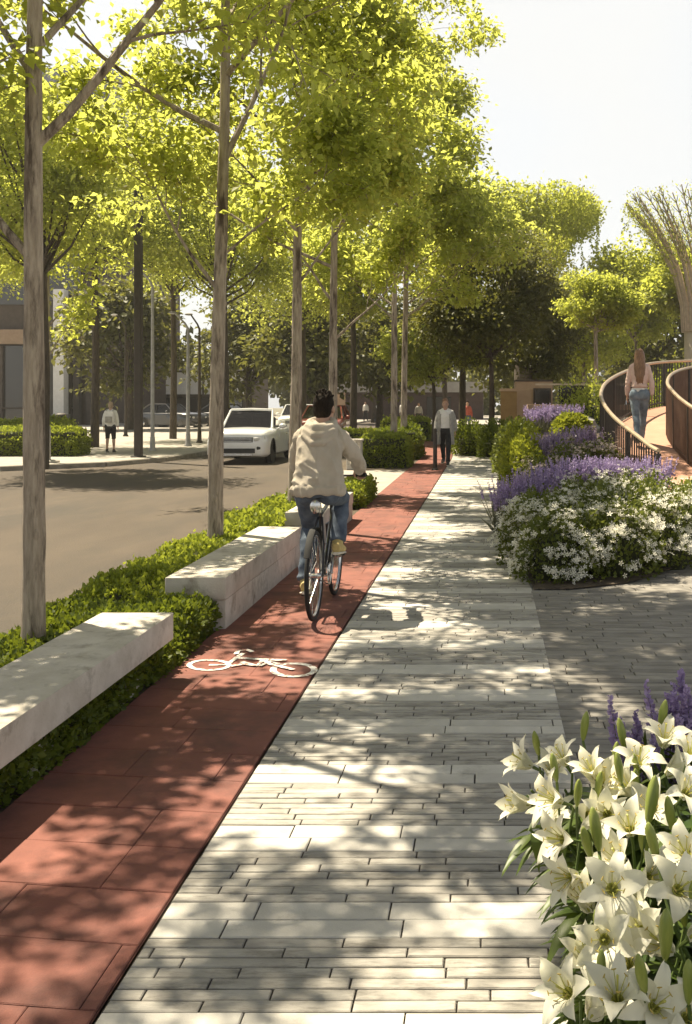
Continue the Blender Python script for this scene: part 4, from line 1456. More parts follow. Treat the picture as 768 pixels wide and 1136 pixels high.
mb.tube([Vector((-0.29, 0.79, 1.06)), Vector((-0.18, 0.835, 1.055)), Vector((0, 0.855, 1.045)), Vector((0.18, 0.835, 1.055)), Vector((0.29, 0.79, 1.06))], 0.012, 10)
hb = mb.build('handlebar', M['bike_black'], bike)
for s in (-1, 1):
    MB().tube([Vector((s * 0.19, 0.832, 1.056)), Vector((s * 0.30, 0.786, 1.06))], 0.017, 10).build('grip', M['rubber'], hb)
mb = MB().torus(BB + Vector((0.045, 0, 0)), 0.085, 0.008, 30, 6, 'x', 0.5)
for q in range(5):
    t = 2 * PI * q / 5
    mb.tube([BB + Vector((0.045, 0, 0)), BB + Vector((0.045, 0.085 * math.cos(t), 0.085 * math.sin(t)))], 0.006, 5)
mb.build('chainring', M['chrome'], bike)
mb = MB()
for s in (-1, 1):
    mb.tube([A + Vector((0.045, 0.0, s * 0.035)), BB + Vector((0.045, 0, s * 0.087))], 0.005, 5)
mb.build('chain', M['black_plastic'], bike)
CA = R(28)      # right crank forward and a little up, left crank back and down
PD = {1: BB + Vector((0.115, 0.17 * math.sin(CA), 0.17 * math.cos(CA))), -1: BB - Vector((0.115, 0.17 * math.sin(CA), 0.17 * math.cos(CA)))}
for s in (-1, 1):
    MB().tube([BB + Vector((s * 0.06, 0, 0)), PD[s] - Vector((s * 0.05, 0, 0))], 0.011, 8).build('crank', M['chrome'], bike)
    MB().box(PD[s], (0.095, 0.075, 0.022), bev=0.005).build('pedal', M['black_plastic'], bike)


# ------------------------------------------------------------------ people
def V3(*a):
    return Vector(a)


def add_hand(mb, wrist, d, up, side, sc=1.0, curl=0.35, grip=False):
    """palm, four fingers of different lengths and a thumb; d along the hand, up = back of the hand, side towards the thumb"""
    d, up = Vector(d).normalized(), Vector(up)
    up = (up - d * up.dot(d)).normalized()
    side = d.cross(up).normalized() * (1 if d.cross(up).dot(Vector(side)) > 0 else -1)
    k = wrist + d * 0.085 * sc
    mb.etube([wrist - d * 0.02, wrist + d * 0.03 * sc, wrist + d * 0.06 * sc, k + d * 0.012], [0.026 * sc, 0.036 * sc, 0.042 * sc, 0.038 * sc], [0.018 * sc, 0.016 * sc, 0.015 * sc, 0.012 * sc], 12, side)
    for i, L in enumerate((0.066, 0.074, 0.069, 0.054)):
        p = k + side * (0.031 - 0.0205 * i) * sc
        q = p.copy()
        pts, ang = [p - d * 0.02 * sc], 0.0
        pts.append(p)
        c = (1.25 if grip else curl)
        for f, seg in enumerate((0.45, 0.32, 0.23)):
            ang += c * (0.8 if f == 0 else 0.75)
            dd = d * math.cos(ang) - up * math.sin(ang)
            q = q + dd * L * sc * seg * (1.15 if grip else 1)
            pts.append(q.copy())
        mb.tube(pts, [0.010 * sc, 0.010 * sc, 0.0092 * sc, 0.0084 * sc, 0.0068 * sc], 8)
    p = wrist + d * 0.03 * sc + side * 0.03 * sc
    a = p + (side * 0.75 + d * 0.7 - up * 0.25).normalized() * 0.034 * sc
    b = a + (side * (0.05 if grip else 0.35) + d * 0.8 - up * (0.8 if grip else 0.35)).normalized() * 0.03 * sc
    c = b + (d * 0.75 - up * (0.9 if grip else 0.4) - side * 0.1).normalized() * 0.024 * sc
    mb.tube([p - side * 0.012, p, a, b, c], [0.013 * sc, 0.0135 * sc, 0.0115 * sc, 0.0105 * sc, 0.008 * sc], 8)


def person(J, label, loc, rz, outfit, voxel=0.010, hands=True, group=None):
    """J: joints in local metres, facing +y.  outfit: dict of materials and cuts"""
    S = J.get('s', 1.0)
    fem = outfit.get('fem', False)
    skin = M[outfit.get('skin', 'skin')]
    pel, wst, chs, nk, hd = J['pelvis'], J['waist'], J['chest'], J['neck'], J['head']
    hdir = J.get('face', V3(0, 1, 0)).normalized()       # where the face looks
    hside = hdir.cross(V3(0, 0, 1)).normalized()
    side = J.get('side', V3(1, 0, 0))
    spr = J.get('spread', 1.0)
    sw = 0.165 if fem else 0.185

    def torso(mb, g, hip=True):
        pts = [pel - V3(0, 0, 0.09) * S, pel, wst, chs.lerp(wst, 0.45), chs, nk.lerp(chs, 0.35), nk.lerp(chs, 0.12)]
        rx = [0.15, 0.165 if not fem else 0.17, 0.142 if not fem else 0.118, 0.155 if not fem else 0.132, 0.172 if not fem else 0.15, 0.15 if not fem else 0.125, 0.075]
        ry = [0.10, 0.118, 0.098, 0.108, 0.118, 0.098, 0.062]
        mb.etube(pts, [a * S + g for a in rx], [a * S + g for a in ry], 20, side)
        traps(mb, g)

    def traps(mb, g):
        for s in (-1, 1):
            a = nk + V3(s * 0.035, -0.012, 0.0) * S
            b = J['sh'][s] + V3(-s * 0.01, 0, -0.02) * S
            mb.tube([a, a.lerp(b, 0.5) + V3(0, 0, -0.012), b], [0.040 * S + g * 0.6, 0.045 * S + g, 0.052 * S + g], 12)

    def arm(mb, s, g, t1=1.0, end=1.0):
        sh, el, wr = J['sh'][s], J['el'][s], J['wr'][s]
        e = el.lerp(wr, end)
        sh = sh + V3(-s * 0.012, 0, -0.022)
        pts = [chs.lerp(sh, 0.5) + V3(0, 0, 0.0), sh, sh.lerp(el, 0.35), sh.lerp(el, 0.8), el, el.lerp(wr, 0.3 * end), e]
        k = 0.88 if fem else 1.0
        rad = [0.055, 0.056, 0.050, 0.042, 0.040, 0.041, 0.041 - 0.014 * end]
        mb.tube(pts, [r * S * k + g for r in rad], 12)

    def leg(mb, s, g, end=1.0, flare=0.0):
        hp, kn, an = J['hip'][s], J['kn'][s], J['an'][s]
        e = kn.lerp(an, end)
        d = (an - kn).normalized()
        back = V3(0, -1, 0)
        pts = [hp + (hp - kn).normalized() * 0.03, hp.lerp(kn, 0.2), hp.lerp(kn, 0.6), kn, kn.lerp(an, 0.3 * end) + back * 0.012, kn.lerp(an, 0.65 * end), e]
        k = 1.0
        rad = [0.088, 0.086, 0.068, 0.054, 0.054, 0.042, 0.036 + flare]
        mb.tube(pts, [r * S * k + g for r in rad], 14)

    # ---- body: one continuous skin
    mb = MB()
    torso(mb, 0)
    for s in (-1, 1):
        arm(mb, s, 0)
        leg(mb, s, 0)
        an = J['an'][s]
        fd = J['ft'][s].normalized()
        mb.etube([an - fd * 0.06 * S - V3(0, 0, 0.03), an - V3(0, 0, 0.035), an + fd * 0.09 * S - V3(0, 0, 0.05), an + fd * 0.16 * S - V3(0, 0, 0.06)], [0.034 * S, 0.04 * S, 0.042 * S, 0.034 * S], [0.035 * S, 0.042 * S, 0.028 * S, 0.016 * S], 10, fd.cross(V3(0, 0, 1)))
        if hands:
            h = J['hand'][s]
            add_hand(mb, J['wr'][s], h[0], h[1], h[2], S * (0.9 if fem else 1.0), h[3], h[4] if len(h) > 4 else False)
    mb.etube([nk.lerp(chs, 0.25), nk, nk.lerp(hd, 0.55)], [0.065 * S, 0.056 * S, 0.056 * S], [0.062 * S, 0.058 * S, 0.06 * S], 14, side)
    rotm = Matrix((hside, hdir, V3(0, 0, 1))).transposed()

    def hp_(x, y, z):
        return hd + rotm @ V3(x, y, z) * S
    rt = rotm.to_euler()
    mb.ell(hp_(0, -0.008, 0.025), (0.076 * S, 0.096 * S, 0.10 * S), 20, rt)
    mb.ell(hp_(0, 0.035, -0.045), (0.058 * S, 0.062 * S, 0.075 * S), 16, rt)
    mb.tube([hp_(0, 0.09, 0.02), hp_(0, 0.115, -0.018), hp_(0, 0.098, -0.03)], [0.009 * S, 0.016 * S, 0.012 * S], 8)
    mb.ell(hp_(0, 0.088, -0.062), (0.025 * S, 0.012 * S, 0.011 * S), 10, rt)
    mb.ell(hp_(0, 0.072, -0.10), (0.026 * S, 0.024 * S, 0.018 * S), 10, rt)
    for s in (-1, 1):
        mb.ell(hp_(s * 0.079, -0.005, -0.008), (0.011 * S, 0.022 * S, 0.033 * S), 10, rt)
    o = remesh(mb, 'person', skin, None, voxel * 0.72, 3, 0.4)
    tag(o, label, 'person', group)
    o.location = loc
    o.rotation_euler = (0, 0, rz)
    # eyes and brows
    for s in (-1, 1):
        MB().ell(hp_(s * 0.031, 0.079, 0.008), (0.012 * S, 0.008 * S, 0.007 * S), 8, rt).build('eye', M['black_plastic'], o)
    # ---- trousers
    if 'legs' in outfit:
        m, e, fl = outfit['legs']
        g = 0.014 if not outfit.get('slim') else 0.008
        mb = MB()
        pts = [pel - V3(0, 0, 0.10) * S, pel - V3(0, 0, 0.03), pel + (wst - pel) * 0.45]
        f = 1.0
        mb.etube(pts, [0.158 * S + g, (0.168 if not fem else 0.176) * S + g, (0.152 if not fem else 0.13) * S + g], [0.108 * S + g, 0.122 * S + g, 0.106 * S + g], 20, side)
        for s in (-1, 1):
            mb.ell(J['hip'][s] + V3(0, -0.045, 0.0), (0.088 * S + g, (0.088 if fem else 0.070) * S + g, 0.10 * S + g), 14)
            leg(mb, s, g, e, fl)
        if outfit.get('skirt'):
            mb.etube([pel + V3(0, 0, 0.06), pel - V3(0, 0, 0.2), pel - V3(0, 0, 0.42)], [0.17, 0.22, 0.26], [0.13, 0.19, 0.22], 20, side)
        remesh(mb, outfit.get('legname', 'trousers'), M[m], o, voxel, 3, folds=outfit.get('legfolds'))
        if outfit.get('belt'):
            c = pel + (wst - pel) * 0.42
            mb = MB().etube([c - V3(0, 0, 0.03), c + V3(0, 0, 0.03)], [0.16 * S, 0.145 * S], [0.12 * S, 0.112 * S], 20, side)
            mb.build('belt', M[outfit['belt']], o)
    # ---- shirt, jacket or hoodie
    if 'top' in outfit:
        m, e, nm = outfit['top']
        g = outfit.get('loose', 0.016)
        mb = MB()
        lo = pel.lerp(wst, outfit.get('hem', 0.35))
        pts = [lo, wst, chs.lerp(wst, 0.45), chs, nk.lerp(chs, 0.38), nk.lerp(chs, 0.10)]
        hw = outfit.get('hemw', 0.165 if not fem else 0.15)
        rx = [hw, 0.158 if not fem else 0.122, 0.160 if not fem else 0.136, 0.170 if not fem else 0.152, 0.145 if not fem else 0.128, 0.07]
        ry = [hw * 0.76, 0.115, 0.122, 0.128, 0.102, 0.064]
        mb.etube(pts, [a * S + g for a in rx], [a * S + g for a in ry], 22, side)
        traps(mb, g)
        for s in (-1, 1):
            arm(mb, s, g * 0.75, end=e)
            if outfit.get('hood'):
                wr = J['el'][s].lerp(J['wr'][s], e)
                dd = (J['wr'][s] - J['el'][s]).normalized()
                mb.tube([wr - dd * 0.05, wr], [0.045, 0.043], 10)
        if outfit.get('hood'):
            # the hood lying in folds on the back below the neck
            c = nk + V3(0, -0.03, 0.012)
            hm = MB()
            for i in range(30):
                a = PI * 2 * i / 30
                hm.ell(c + V3(0.100 * math.cos(a), 0.088 * math.sin(a), 0.026 * math.sin(a)), (0.032, 0.032, 0.038), 8)
            hm.ell(c + V3(0, -0.120, -0.075), (0.118, 0.060, 0.075), 16)
            for q, (dy, dz, r_) in enumerate(((-0.205, -0.150, 0.030), (-0.185, -0.085, 0.030), (-0.155, -0.030, 0.028))):
                w_ = 0.135 - 0.012 * q
                hm.tube([c + V3(-w_, 0.01, -0.03 + 0.01 * q), c + V3(-w_ * 0.86, dy * 0.62, dz * 0.62), c + V3(-0.03, dy, dz), c + V3(0.035, dy, dz * 0.97), c + V3(w_ * 0.86, dy * 0.62, dz * 0.62), c + V3(w_, 0.01, -0.03 + 0.01 * q)], [r_ * 0.8, r_, r_ * 1.1, r_ * 1.1, r_, r_ * 0.8], 8)
            hood_mb = hm
            # loose folds of cloth over the waistband
            for (x, z, q, L) in ((-0.09, 0.16, 0.35, 0.10), (-0.02, 0.13, -0.2, 0.12), (0.07, 0.17, 0.3, 0.1), (-0.10, 0.28, 0.9, 0.12), (0.10, 0.30, -0.9, 0.13), (0.02, 0.36, 1.3, 0.14), (-0.05, 0.42, 1.5, 0.15)):
                b = pel.lerp(chs, z / 0.42)
                p = V3(b.x + x, b.y - 0.118 - 0.006 + 0.28 * x * x * 4, b.z)
                mb.tube([p + V3(-math.cos(q) * L / 2, 0.018, -math.sin(q) * L / 2), p, p + V3(math.cos(q) * L / 2, 0.018, math.sin(q) * L / 2)], [0.010, 0.022, 0.010], 8)
            mb.etube([lo - V3(0, 0, 0.02), lo + V3(0, 0, 0.035)], [hw + g + 0.004, hw + g + 0.008], [hw * 0.76 + g + 0.004, hw * 0.76 + g + 0.008], 22, side)
        top_o = remesh(mb, nm, M[m], o, voxel, 3, 0.4, outfit.get('folds'))
        if outfit.get('hood'):
            remesh(hood_mb, 'hood', M[m], top_o, voxel * 0.9, 2, 0.4)
    # ---- open coat panels
    if 'coat' in outfit:
        m = outfit['coat']
        mb = MB()
        g = 0.03
        for s in (-1, 1):
            arm(mb, s, 0.024, end=0.95)
            a = [chs + V3(s * 0.13, 0.0, 0.06), wst + V3(s * 0.15, 0.0, 0), pel + V3(s * 0.165, 0.0, -0.05), pel + V3(s * 0.18, 0, -0.38)]
            mb.etube(a, [0.07, 0.055, 0.055, 0.05], [0.13, 0.13, 0.14, 0.15], 14, side)
        mb.etube([chs + V3(0, -0.06, 0.10), wst + V3(0, -0.08, 0), pel + V3(0, -0.09, -0.38)], [0.16, 0.15, 0.18], [0.06, 0.05, 0.05], 14, side)
        remesh(mb, 'coat', M[m], o, voxel, 3)
    # ---- shoes
    for s in (-1, 1):
        an, fd = J['an'][s], J['ft'][s].normalized()
        sd = fd.cross(V3(0, 0, 1)).normalized()
        up = sd.cross(fd).normalized()
        b = an - up * 0.045 * S
        mb = MB()
        mb.etube([b - fd * 0.075 * S, b - fd * 0.03 * S + up * 0.012, b + fd * 0.05 * S, b + fd * 0.13 * S - up * 0.012, b + fd * 0.185 * S - up * 0.02], [0.032 * S, 0.04 * S, 0.046 * S, 0.048 * S, 0.03 * S], [0.042 * S, 0.05 * S, 0.042 * S, 0.03 * S, 0.018 * S], 14, sd)
        mb.tube([b - fd * 0.02 * S, an + up * 0.02], [0.045 * S, 0.046 * S], 12)
        sh = remesh(mb, 'shoe', M[outfit.get('shoe', 'shoe_dark')], o, voxel * 0.8, 2)
        mb = MB()
        c = b - up * 0.042 * S
        mb.etube([c - fd * 0.085 * S, c - fd * 0.06 * S, c + fd * 0.05 * S, c + fd * 0.14 * S, c + fd * 0.19 * S], [0.022 * S, 0.04 * S, 0.045 * S, 0.047 * S, 0.026 * S], [0.012 * S] * 5, 12, sd)
        mb.build('sole', M[outfit.get('sole', 'sole_white')], sh)
    # ---- hair
    h = outfit.get('hair', ('hair_dark', 'short'))
    mb = MB()
    rs = random.Random(3)
    mb.ell(hp_(0, -0.022, 0.040), (0.083 * S, 0.098 * S, 0.098 * S), 20, rt)
    mb.ell(hp_(0, -0.045, -0.005), (0.078 * S, 0.070 * S, 0.085 * S), 16, rt)
    if h[1] == 'short':
        for i in range(60):
            a, b = rs.uniform(0, 2 * PI), rs.uniform(0.0, 1.15)
            q = V3(math.sin(b) * math.cos(a), math.sin(b) * math.sin(a), math.cos(b))
            p = hp_(0.076 * q.x, -0.022 + 0.09 * q.y, 0.042 + 0.092 * q.z)
            d = rotm @ (q + V3(rs.uniform(-.5, .5), rs.uniform(-.2, .6), rs.uniform(0, .5)))
            mb.tube([p - d.normalized() * 0.008, p + d.normalized() * 0.012, p + d.normalized() * 0.028 + V3(0, 0, 0.004)], [0.012, 0.009, 0.004], 5)
    elif h[1] == 'long':
        L = h[2]
        for i in range(30):
            t = (i + 0.5) / 30
            a = R(200) + R(140) * t if False else PI * (1.02 + 0.96 * t)
            p0 = hp_(0.070 * math.cos(a), -0.02 + 0.085 * math.sin(a), 0.055)
            p1 = hp_(0.082 * math.cos(a), -0.028 + 0.092 * math.sin(a), -0.04)
            ln = L * (0.80 + 0.2 * math.sin(PI * t)) * rs.uniform(0.9, 1.06)
            w1 = 0.075 + rs.uniform(-0.012, 0.012)
            p2 = hp_(w1 * math.cos(a) * 1.15, -0.115 + 0.05 * math.sin(a), -0.10 - ln * 0.35)
            p3 = hp_(w1 * math.cos(a) * 0.95 + rs.uniform(-.02, .02), -0.150 + 0.035 * math.sin(a), -0.10 - ln * 0.7)
            p4 = hp_(w1 * math.cos(a) * 0.6 + rs.uniform(-.03, .03), -0.145 + 0.02 * math.sin(a), -0.10 - ln)
            mb.tube([p0, p1, p2, p3, p4], [0.018, 0.019, 0.019, 0.015, 0.005], 7)
    else:
        mb.ell(hp_(0, -0.10, 0.01), (0.035, 0.03, 0.04), 10)
    remesh(mb, 'hair', M[h[0]], o, voxel * 0.62, 1, 0.35)
    return o


def standing(h=1.72, stride=0.0, swing=0.0, lean=0.02, lift=0.0, lead=1):
    k = h / 1.72
    J = dict(s=k)
    J['pelvis'] = V3(0, 0, 0.93) * k
    J['waist'] = V3(0, lean * 0.3, 1.08) * k
    J['chest'] = V3(0, lean, 1.30) * k
    J['neck'] = V3(0, lean * 1.4, 1.475) * k
    J['head'] = V3(0, lean * 1.8 + 0.012, 1.605) * k
    J['sh'] = {s: V3(s * 0.178, lean, 1.405) * k for s in (-1, 1)}
    J['el'], J['wr'], J['hip'], J['kn'], J['an'], J['ft'], J['hand'] = {}, {}, {}, {}, {}, {}, {}
    for s in (-1, 1):
        f = s * lead
        J['el'][s] = V3(s * 0.232, lean - f * swing * 0.45 - 0.02, 1.125) * k
        J['wr'][s] = V3(s * 0.245, lean - f * swing + 0.03, 0.885) * k
        J['hip'][s] = V3(s * 0.088, 0, 0.90) * k
        J['kn'][s] = V3(s * 0.092, f * stride * 0.38 + 0.03, 0.50 + (0.0 if f > 0 else 0.01)) * k
        J['an'][s] = V3(s * 0.088, f * stride * 0.8 - (0 if f > 0 else 0.02), 0.098 + (0.0 if f > 0 else lift)) * k
        J['ft'][s] = V3(s * 0.12, 1, 0.06 if f > 0 else -lift * 3.5)
        d = (J['wr'][s] - J['el'][s]).normalized()
        J['hand'][s] = (d + V3(0, 0.1, 0), V3(s, 0, 0.1), V3(0, 1, 0), 0.28)
    return J


# the cyclist
J = dict(s=1.0)
J['pelvis'], J['waist'], J['chest'] = V3(0, 0.185, 1.035), V3(0, 0.205, 1.17), V3(0, 0.29, 1.345)
J['neck'], J['head'] = V3(0, 0.362, 1.49), V3(0.012, 0.405, 1.622)
J['face'] = V3(0.25, 1, 0)
J['sh'] = {s: V3(s * 0.166, 0.315, 1.412) for s in (-1, 1)}
J['el'] = {-1: V3(-0.232, 0.49, 1.21), 1: V3(0.268, 0.48, 1.205)}
J['wr'] = {s: V3(s * 0.258, 0.735, 1.115) for s in (-1, 1)}
J['hip'] = {s: V3(s * 0.085, 0.20, 0.985) for s in (-1, 1)}
J['an'] = {1: PD[1] + V3(0, -0.09, 0.105), -1: PD[-1] + V3(0, -0.09, 0.115)}
J['kn'] = {1: V3(0.118, 0.615, 0.875), -1: V3(-0.118, 0.50, 0.665)}
J['ft'] = {1: V3(0.05, 1, -0.10), -1: V3(-0.05, 1, -0.18)}
J['hand'] = {s: (V3(0, 0.85, -0.42), V3(0, 0.35, 1), V3(-s, 0, 0), 0.6, True) for s in (-1, 1)}
person(J, 'man in a pale beige hoodie and jeans riding the black bicycle', bike.location, 0,
       dict(skin='skin', legs=('denim', 0.97, 0.012), top=('hoodie', 0.94, 'hoodie'), hood=True, folds=(0.014, 13.0, 3.0, 1.02), legfolds=(0.007, 11.0, 5.0, 0.3), loose=0.014, hem=-0.42, hemw=0.178,
            shoe='shoe_yellow', sole='sole_white', hair=('hair_dark', 'short')), voxel=0.009)

# woman on the raised path
Jw = standing(1.66, 0.26, 0.07, 0.02, 0.06, 1)
for s in (-1, 1):
    Jw['an'][s].x *= 0.45
    Jw['kn'][s].x *= 0.72
    Jw['ft'][s].x *= 0.3
    Jw['el'][s].x *= 0.90
    Jw['wr'][s].x *= 0.90
    Jw['sh'][s].x *= 0.92
person(Jw, 'woman with long auburn hair and pale jeans walking up the raised path', (2.64, 17.3, 0.94), R(-8),
       dict(fem=True, skin='skin_fair', slim=True, legs=('denim_light', 0.97, 0.004), belt='cloth_white', top=('cloth_pink', 0.93, 'blouse'), loose=0.013, hem=0.75,
            shoe='shoe_dark', sole='shoe_dark', hair=('hair_brown', 'long', 0.42), folds=(0.006, 12.0, 6.0, 1.1), legfolds=(0.005, 12.0, 6.0, 0.3)), voxel=0.011)
# man walking towards the camera at the end of the lane
Jm = standing(1.72, 0.34, 0.12, 0.03, 0.09, -1)
person(Jm, 'man in a pale open coat and dark trousers walking towards the camera on the lane', (-1.12, 26.0, 0.016), R(176),
       dict(legs=('cloth_black', 0.98, 0.012), top=('cloth_white', 0.3, 'shirt'), coat='cloth_grey', hair=('hair_brown', 'short')), voxel=0.014)
# walker with backpack
Jb = standing(1.62, 0.12, 0.05, 0.02, 0.02, 1)
wk = person(Jb, 'walker in shorts and a white top seen from behind on the far pavement', (-12.2, 32.0, 0.03), R(8),
            dict(skin='skin_fair', legs=('cloth_black', 0.02, 0.04), legname='shorts', top=('cloth_white', 0.85, 'shirt'), hem=-0.15, loose=0.02, hair=('hair_grey', 'short')), voxel=0.014)
bp = empty('backpack', (-12.17, 31.83, 1.03), R(8), 'pale grey backpack worn by the walker in shorts', 'backpack')
MB().box((0, -0.03, 0.16), (0.29, 0.15, 0.40), bev=0.05, seg=3).build('bag', M['cloth_white'], bp)
MB().box((0, -0.12, 0.08), (0.22, 0.06, 0.20), bev=0.025, seg=2).build('pocket', M['cloth_grey'], bp)
for s in (-1, 1):
    MB().etube([(s * 0.10, 0.0, 0.36), (s * 0.105, 0.12, 0.40), (s * 0.11, 0.26, 0.33), (s * 0.12, 0.30, 0.20), (s * 0.13, 0.22, 0.02), (s * 0.11, 0.03, 0.0)], [0.024] * 6, [0.008] * 6, 8).build('strap', M['cloth_grey'], bp)
# far strollers
fg = 'strollers at the back near the maroon pavilion'
far = [(-9.9, 80, 1.66, 170, 'cloth_white', 'cloth_black', 'stroller in white left of the far pair by the maroon pavilion'),
       (-8.9, 78, 1.68, 200, 'cloth_white', 'denim', 'stroller in white and blue right of the far pair by the maroon pavilion'),
       (-5.7, 66, 1.70, 160, 'cloth_white', 'cloth_black', 'stroller in a white top just right of the paired trunks'),
       (-4.5, 64, 1.60, 190, 'cloth_grey', 'cloth_black', 'stroller in grey left of the walking man'),
       (-1.1, 52, 1.68, 180, 'cloth_red', 'denim', 'stroller in red behind the right shoulder of the walking man'),
       (2.3, 58, 1.66, 180, 'cloth_white', 'denim', 'stroller in white between the slim trunk and the ochre wall')]
for X, Y, h, rz, tp_, lg, lb in far:
    person(standing(h, 0.25, 0.1, 0.02, 0.04, 1), lb, (X, Y, 0.006), R(rz), dict(legs=(lg, 0.97, 0.01), top=(tp_, 0.9, 'shirt'), hair=('hair_dark', 'short')), voxel=0.03, hands=True, group=fg)
# ------------------------------------------------------------------ planted bed by the raised path
def smooth01(t):
    t = max(0.0, min(1.0, t))
    return t * t * (3 - 2 * t)


def bed_h(x, y):
    return smooth01((x - walk_r(y) + 0.05) / 0.9) * float(np.interp(y, [8.8, 11, 13, 16, 20, 27], [0.0, 0.10, 0.28, 0.66, 1.0, 0.9])) + 0.012


def bed_right(y):
    if y < 12.2:
        return float(np.interp(y, [8.85, 9.1, 9.9, 10.7, 12.2], [0.75, 1.25, 1.9, 2.45, 3.4]))
    return float(np.interp(y, [12.2, 13.0, 14.0, 16, 17.5, 19, 21, 22, 27], [2.7, 2.4, 2.25, 2.05, 2.1, 2.6, 3.5, 4.2, 5.0]))


mb = MB()
ys = np.linspace(8.85, 27, 60)
vs, n = [], 22
for y in ys:
    a, b = walk_r(y) + 0.015, bed_right(y)
    for i in range(n):
        x = a + (b - a) * i / (n - 1)
        vs.append((x, y, max(0.016, bed_h(x, y) - 0.02) + random.uniform(0, 0.012)))
fs = [(j * n + i, j * n + i + 1, (j + 1) * n + i + 1, (j + 1) * n + i) for j in range(len(ys) - 1) for i in range(n - 1)]
mb.add(vs, fs)
tag(mb.build('bed_soil', M['earth'], smooth=0), kind='structure')


def bush(name, X, Y, rx, ry, h, label, m='leaf_bed', n=2600, leaf=0.05, bl=None, nbl=0, blr=0.016, clusters=28, group=None, catg='flowering bush', upright=0.3, z0=None, skirt=1.0):
    """rounded plant: stems, leaf skin, flower heads in clusters over the top"""
    z0 = bed_h(X, Y) - 0.02 if z0 is None else z0
    o = empty(name, (X, Y, z0), 0, label, catg, group)
    ph = rng.uniform(0, 6, 4)

    def shell(n, lo=0.0, inner=0.35):
        d = rand_dir(n)
        d[:, 2] = np.abs(d[:, 2]) if lo >= 0 else d[:, 2]
        t = np.arctan2(d[:, 1], d[:, 0])
        wob = 1 + 0.10 * np.sin(3 * t + ph[0]) + 0.08 * np.sin(5 * t + ph[1] + d[:, 2] * 4) + 0.06 * np.sin(9 * t + ph[2])
        rad = np.where(rng.random(n) < inner, rng.uniform(0.45, 1, n), rng.uniform(0.88, 1.05, n)) * wob
        return np.stack([d[:, 0] * rx * rad, d[:, 1] * ry * rad, (d[:, 2] ** 0.75) * h * rad], 1), d

    P, d = shell(n)
    D = unit(d * 0.7 + rand_dir(n) * 0.8 + np.array([0, 0, upright]))
    V, Fc = leaves(P, D, rand_dir(n), leaf * rng.uniform(0.6, 1.35, n), 0.32, 0.12)
    link('foliage', np_mesh('foliage', V, Fc, M[m]), o)
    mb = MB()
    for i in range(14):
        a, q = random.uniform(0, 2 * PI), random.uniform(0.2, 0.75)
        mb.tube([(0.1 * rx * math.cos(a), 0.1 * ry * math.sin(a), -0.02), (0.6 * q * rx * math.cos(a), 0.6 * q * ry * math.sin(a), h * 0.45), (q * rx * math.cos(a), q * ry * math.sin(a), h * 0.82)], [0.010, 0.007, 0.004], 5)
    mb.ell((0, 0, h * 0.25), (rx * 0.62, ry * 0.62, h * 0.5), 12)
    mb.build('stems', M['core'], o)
    if bl:
        C, cd = shell(clusters, inner=0.0)
        keep = cd[:, 2] > 0.12
        C, cd = C[keep], cd[keep]
        k = max(1, nbl // max(1, len(C)))
        Pc = np.repeat(C, k, 0)
        Nc = np.repeat(cd, k, 0)
        nn = len(Pc)
        Pc = Pc + rng.normal(size=(nn, 3)) * np.array([0.055, 0.055, 0.03]) + Nc * 0.03
        V, Fc = flowers(Pc, unit(Nc * 0.9 + rand_dir(nn) * 0.55 + np.array([0, -0.1, 0.35])), blr * rng.uniform(0.7, 1.3, nn))
        link('blossom', np_mesh('blossom', V, Fc, M[bl]), o)
    return o


wg = 'white flowering bushes of the bed beside the walkway'
wb = [(0.68, 9.42, .44, .34, .60, 'white flowering bush at the front corner of the bed nearest the walkway'),
      (1.22, 9.62, .44, .36, .64, 'white flowering bush second from the corner along the front of the bed'),
      (1.78, 10.05, .46, .38, .68, 'white flowering bush third from the corner along the front of the bed'),
      (2.32, 10.62, .46, .40, .70, 'pale flowering bush at the right edge of the photo along the front of the bed'),
      (0.62, 10.15, .46, .40, .64, 'taller white flowering bush just behind the corner bush'),
      (1.25, 10.40, .48, .42, .70, 'taller white flowering bush in the middle of the second row'),
      (1.85, 10.90, .50, .42, .70, 'taller white flowering bush at the right of the second row'),
      (2.62, 11.50, .48, .42, .60, 'white flowering bush below the end of the bed railing'),
      (0.52, 11.05, .40, .42, .62, 'white flowering bush in the third row by the walkway'),
      (1.08, 11.35, .46, .40, .64, 'white flowering bush in the third row in front of the lavender'),
      (1.66, 11.70, .46, .40, .64, 'white flowering bush in the third row in front of the railing posts')]
for i, (x, y, rx, ry, h, lb) in enumerate(wb):
    bush('white_bush', x, y, rx, ry, h, lb, n=3400, leaf=0.045, bl='blossom_white' if i not in (3, 7) else 'blossom_white', nbl=1100 if i not in (0,) else 850, blr=0.026, clusters=64 if i % 2 else 56, group=wg)


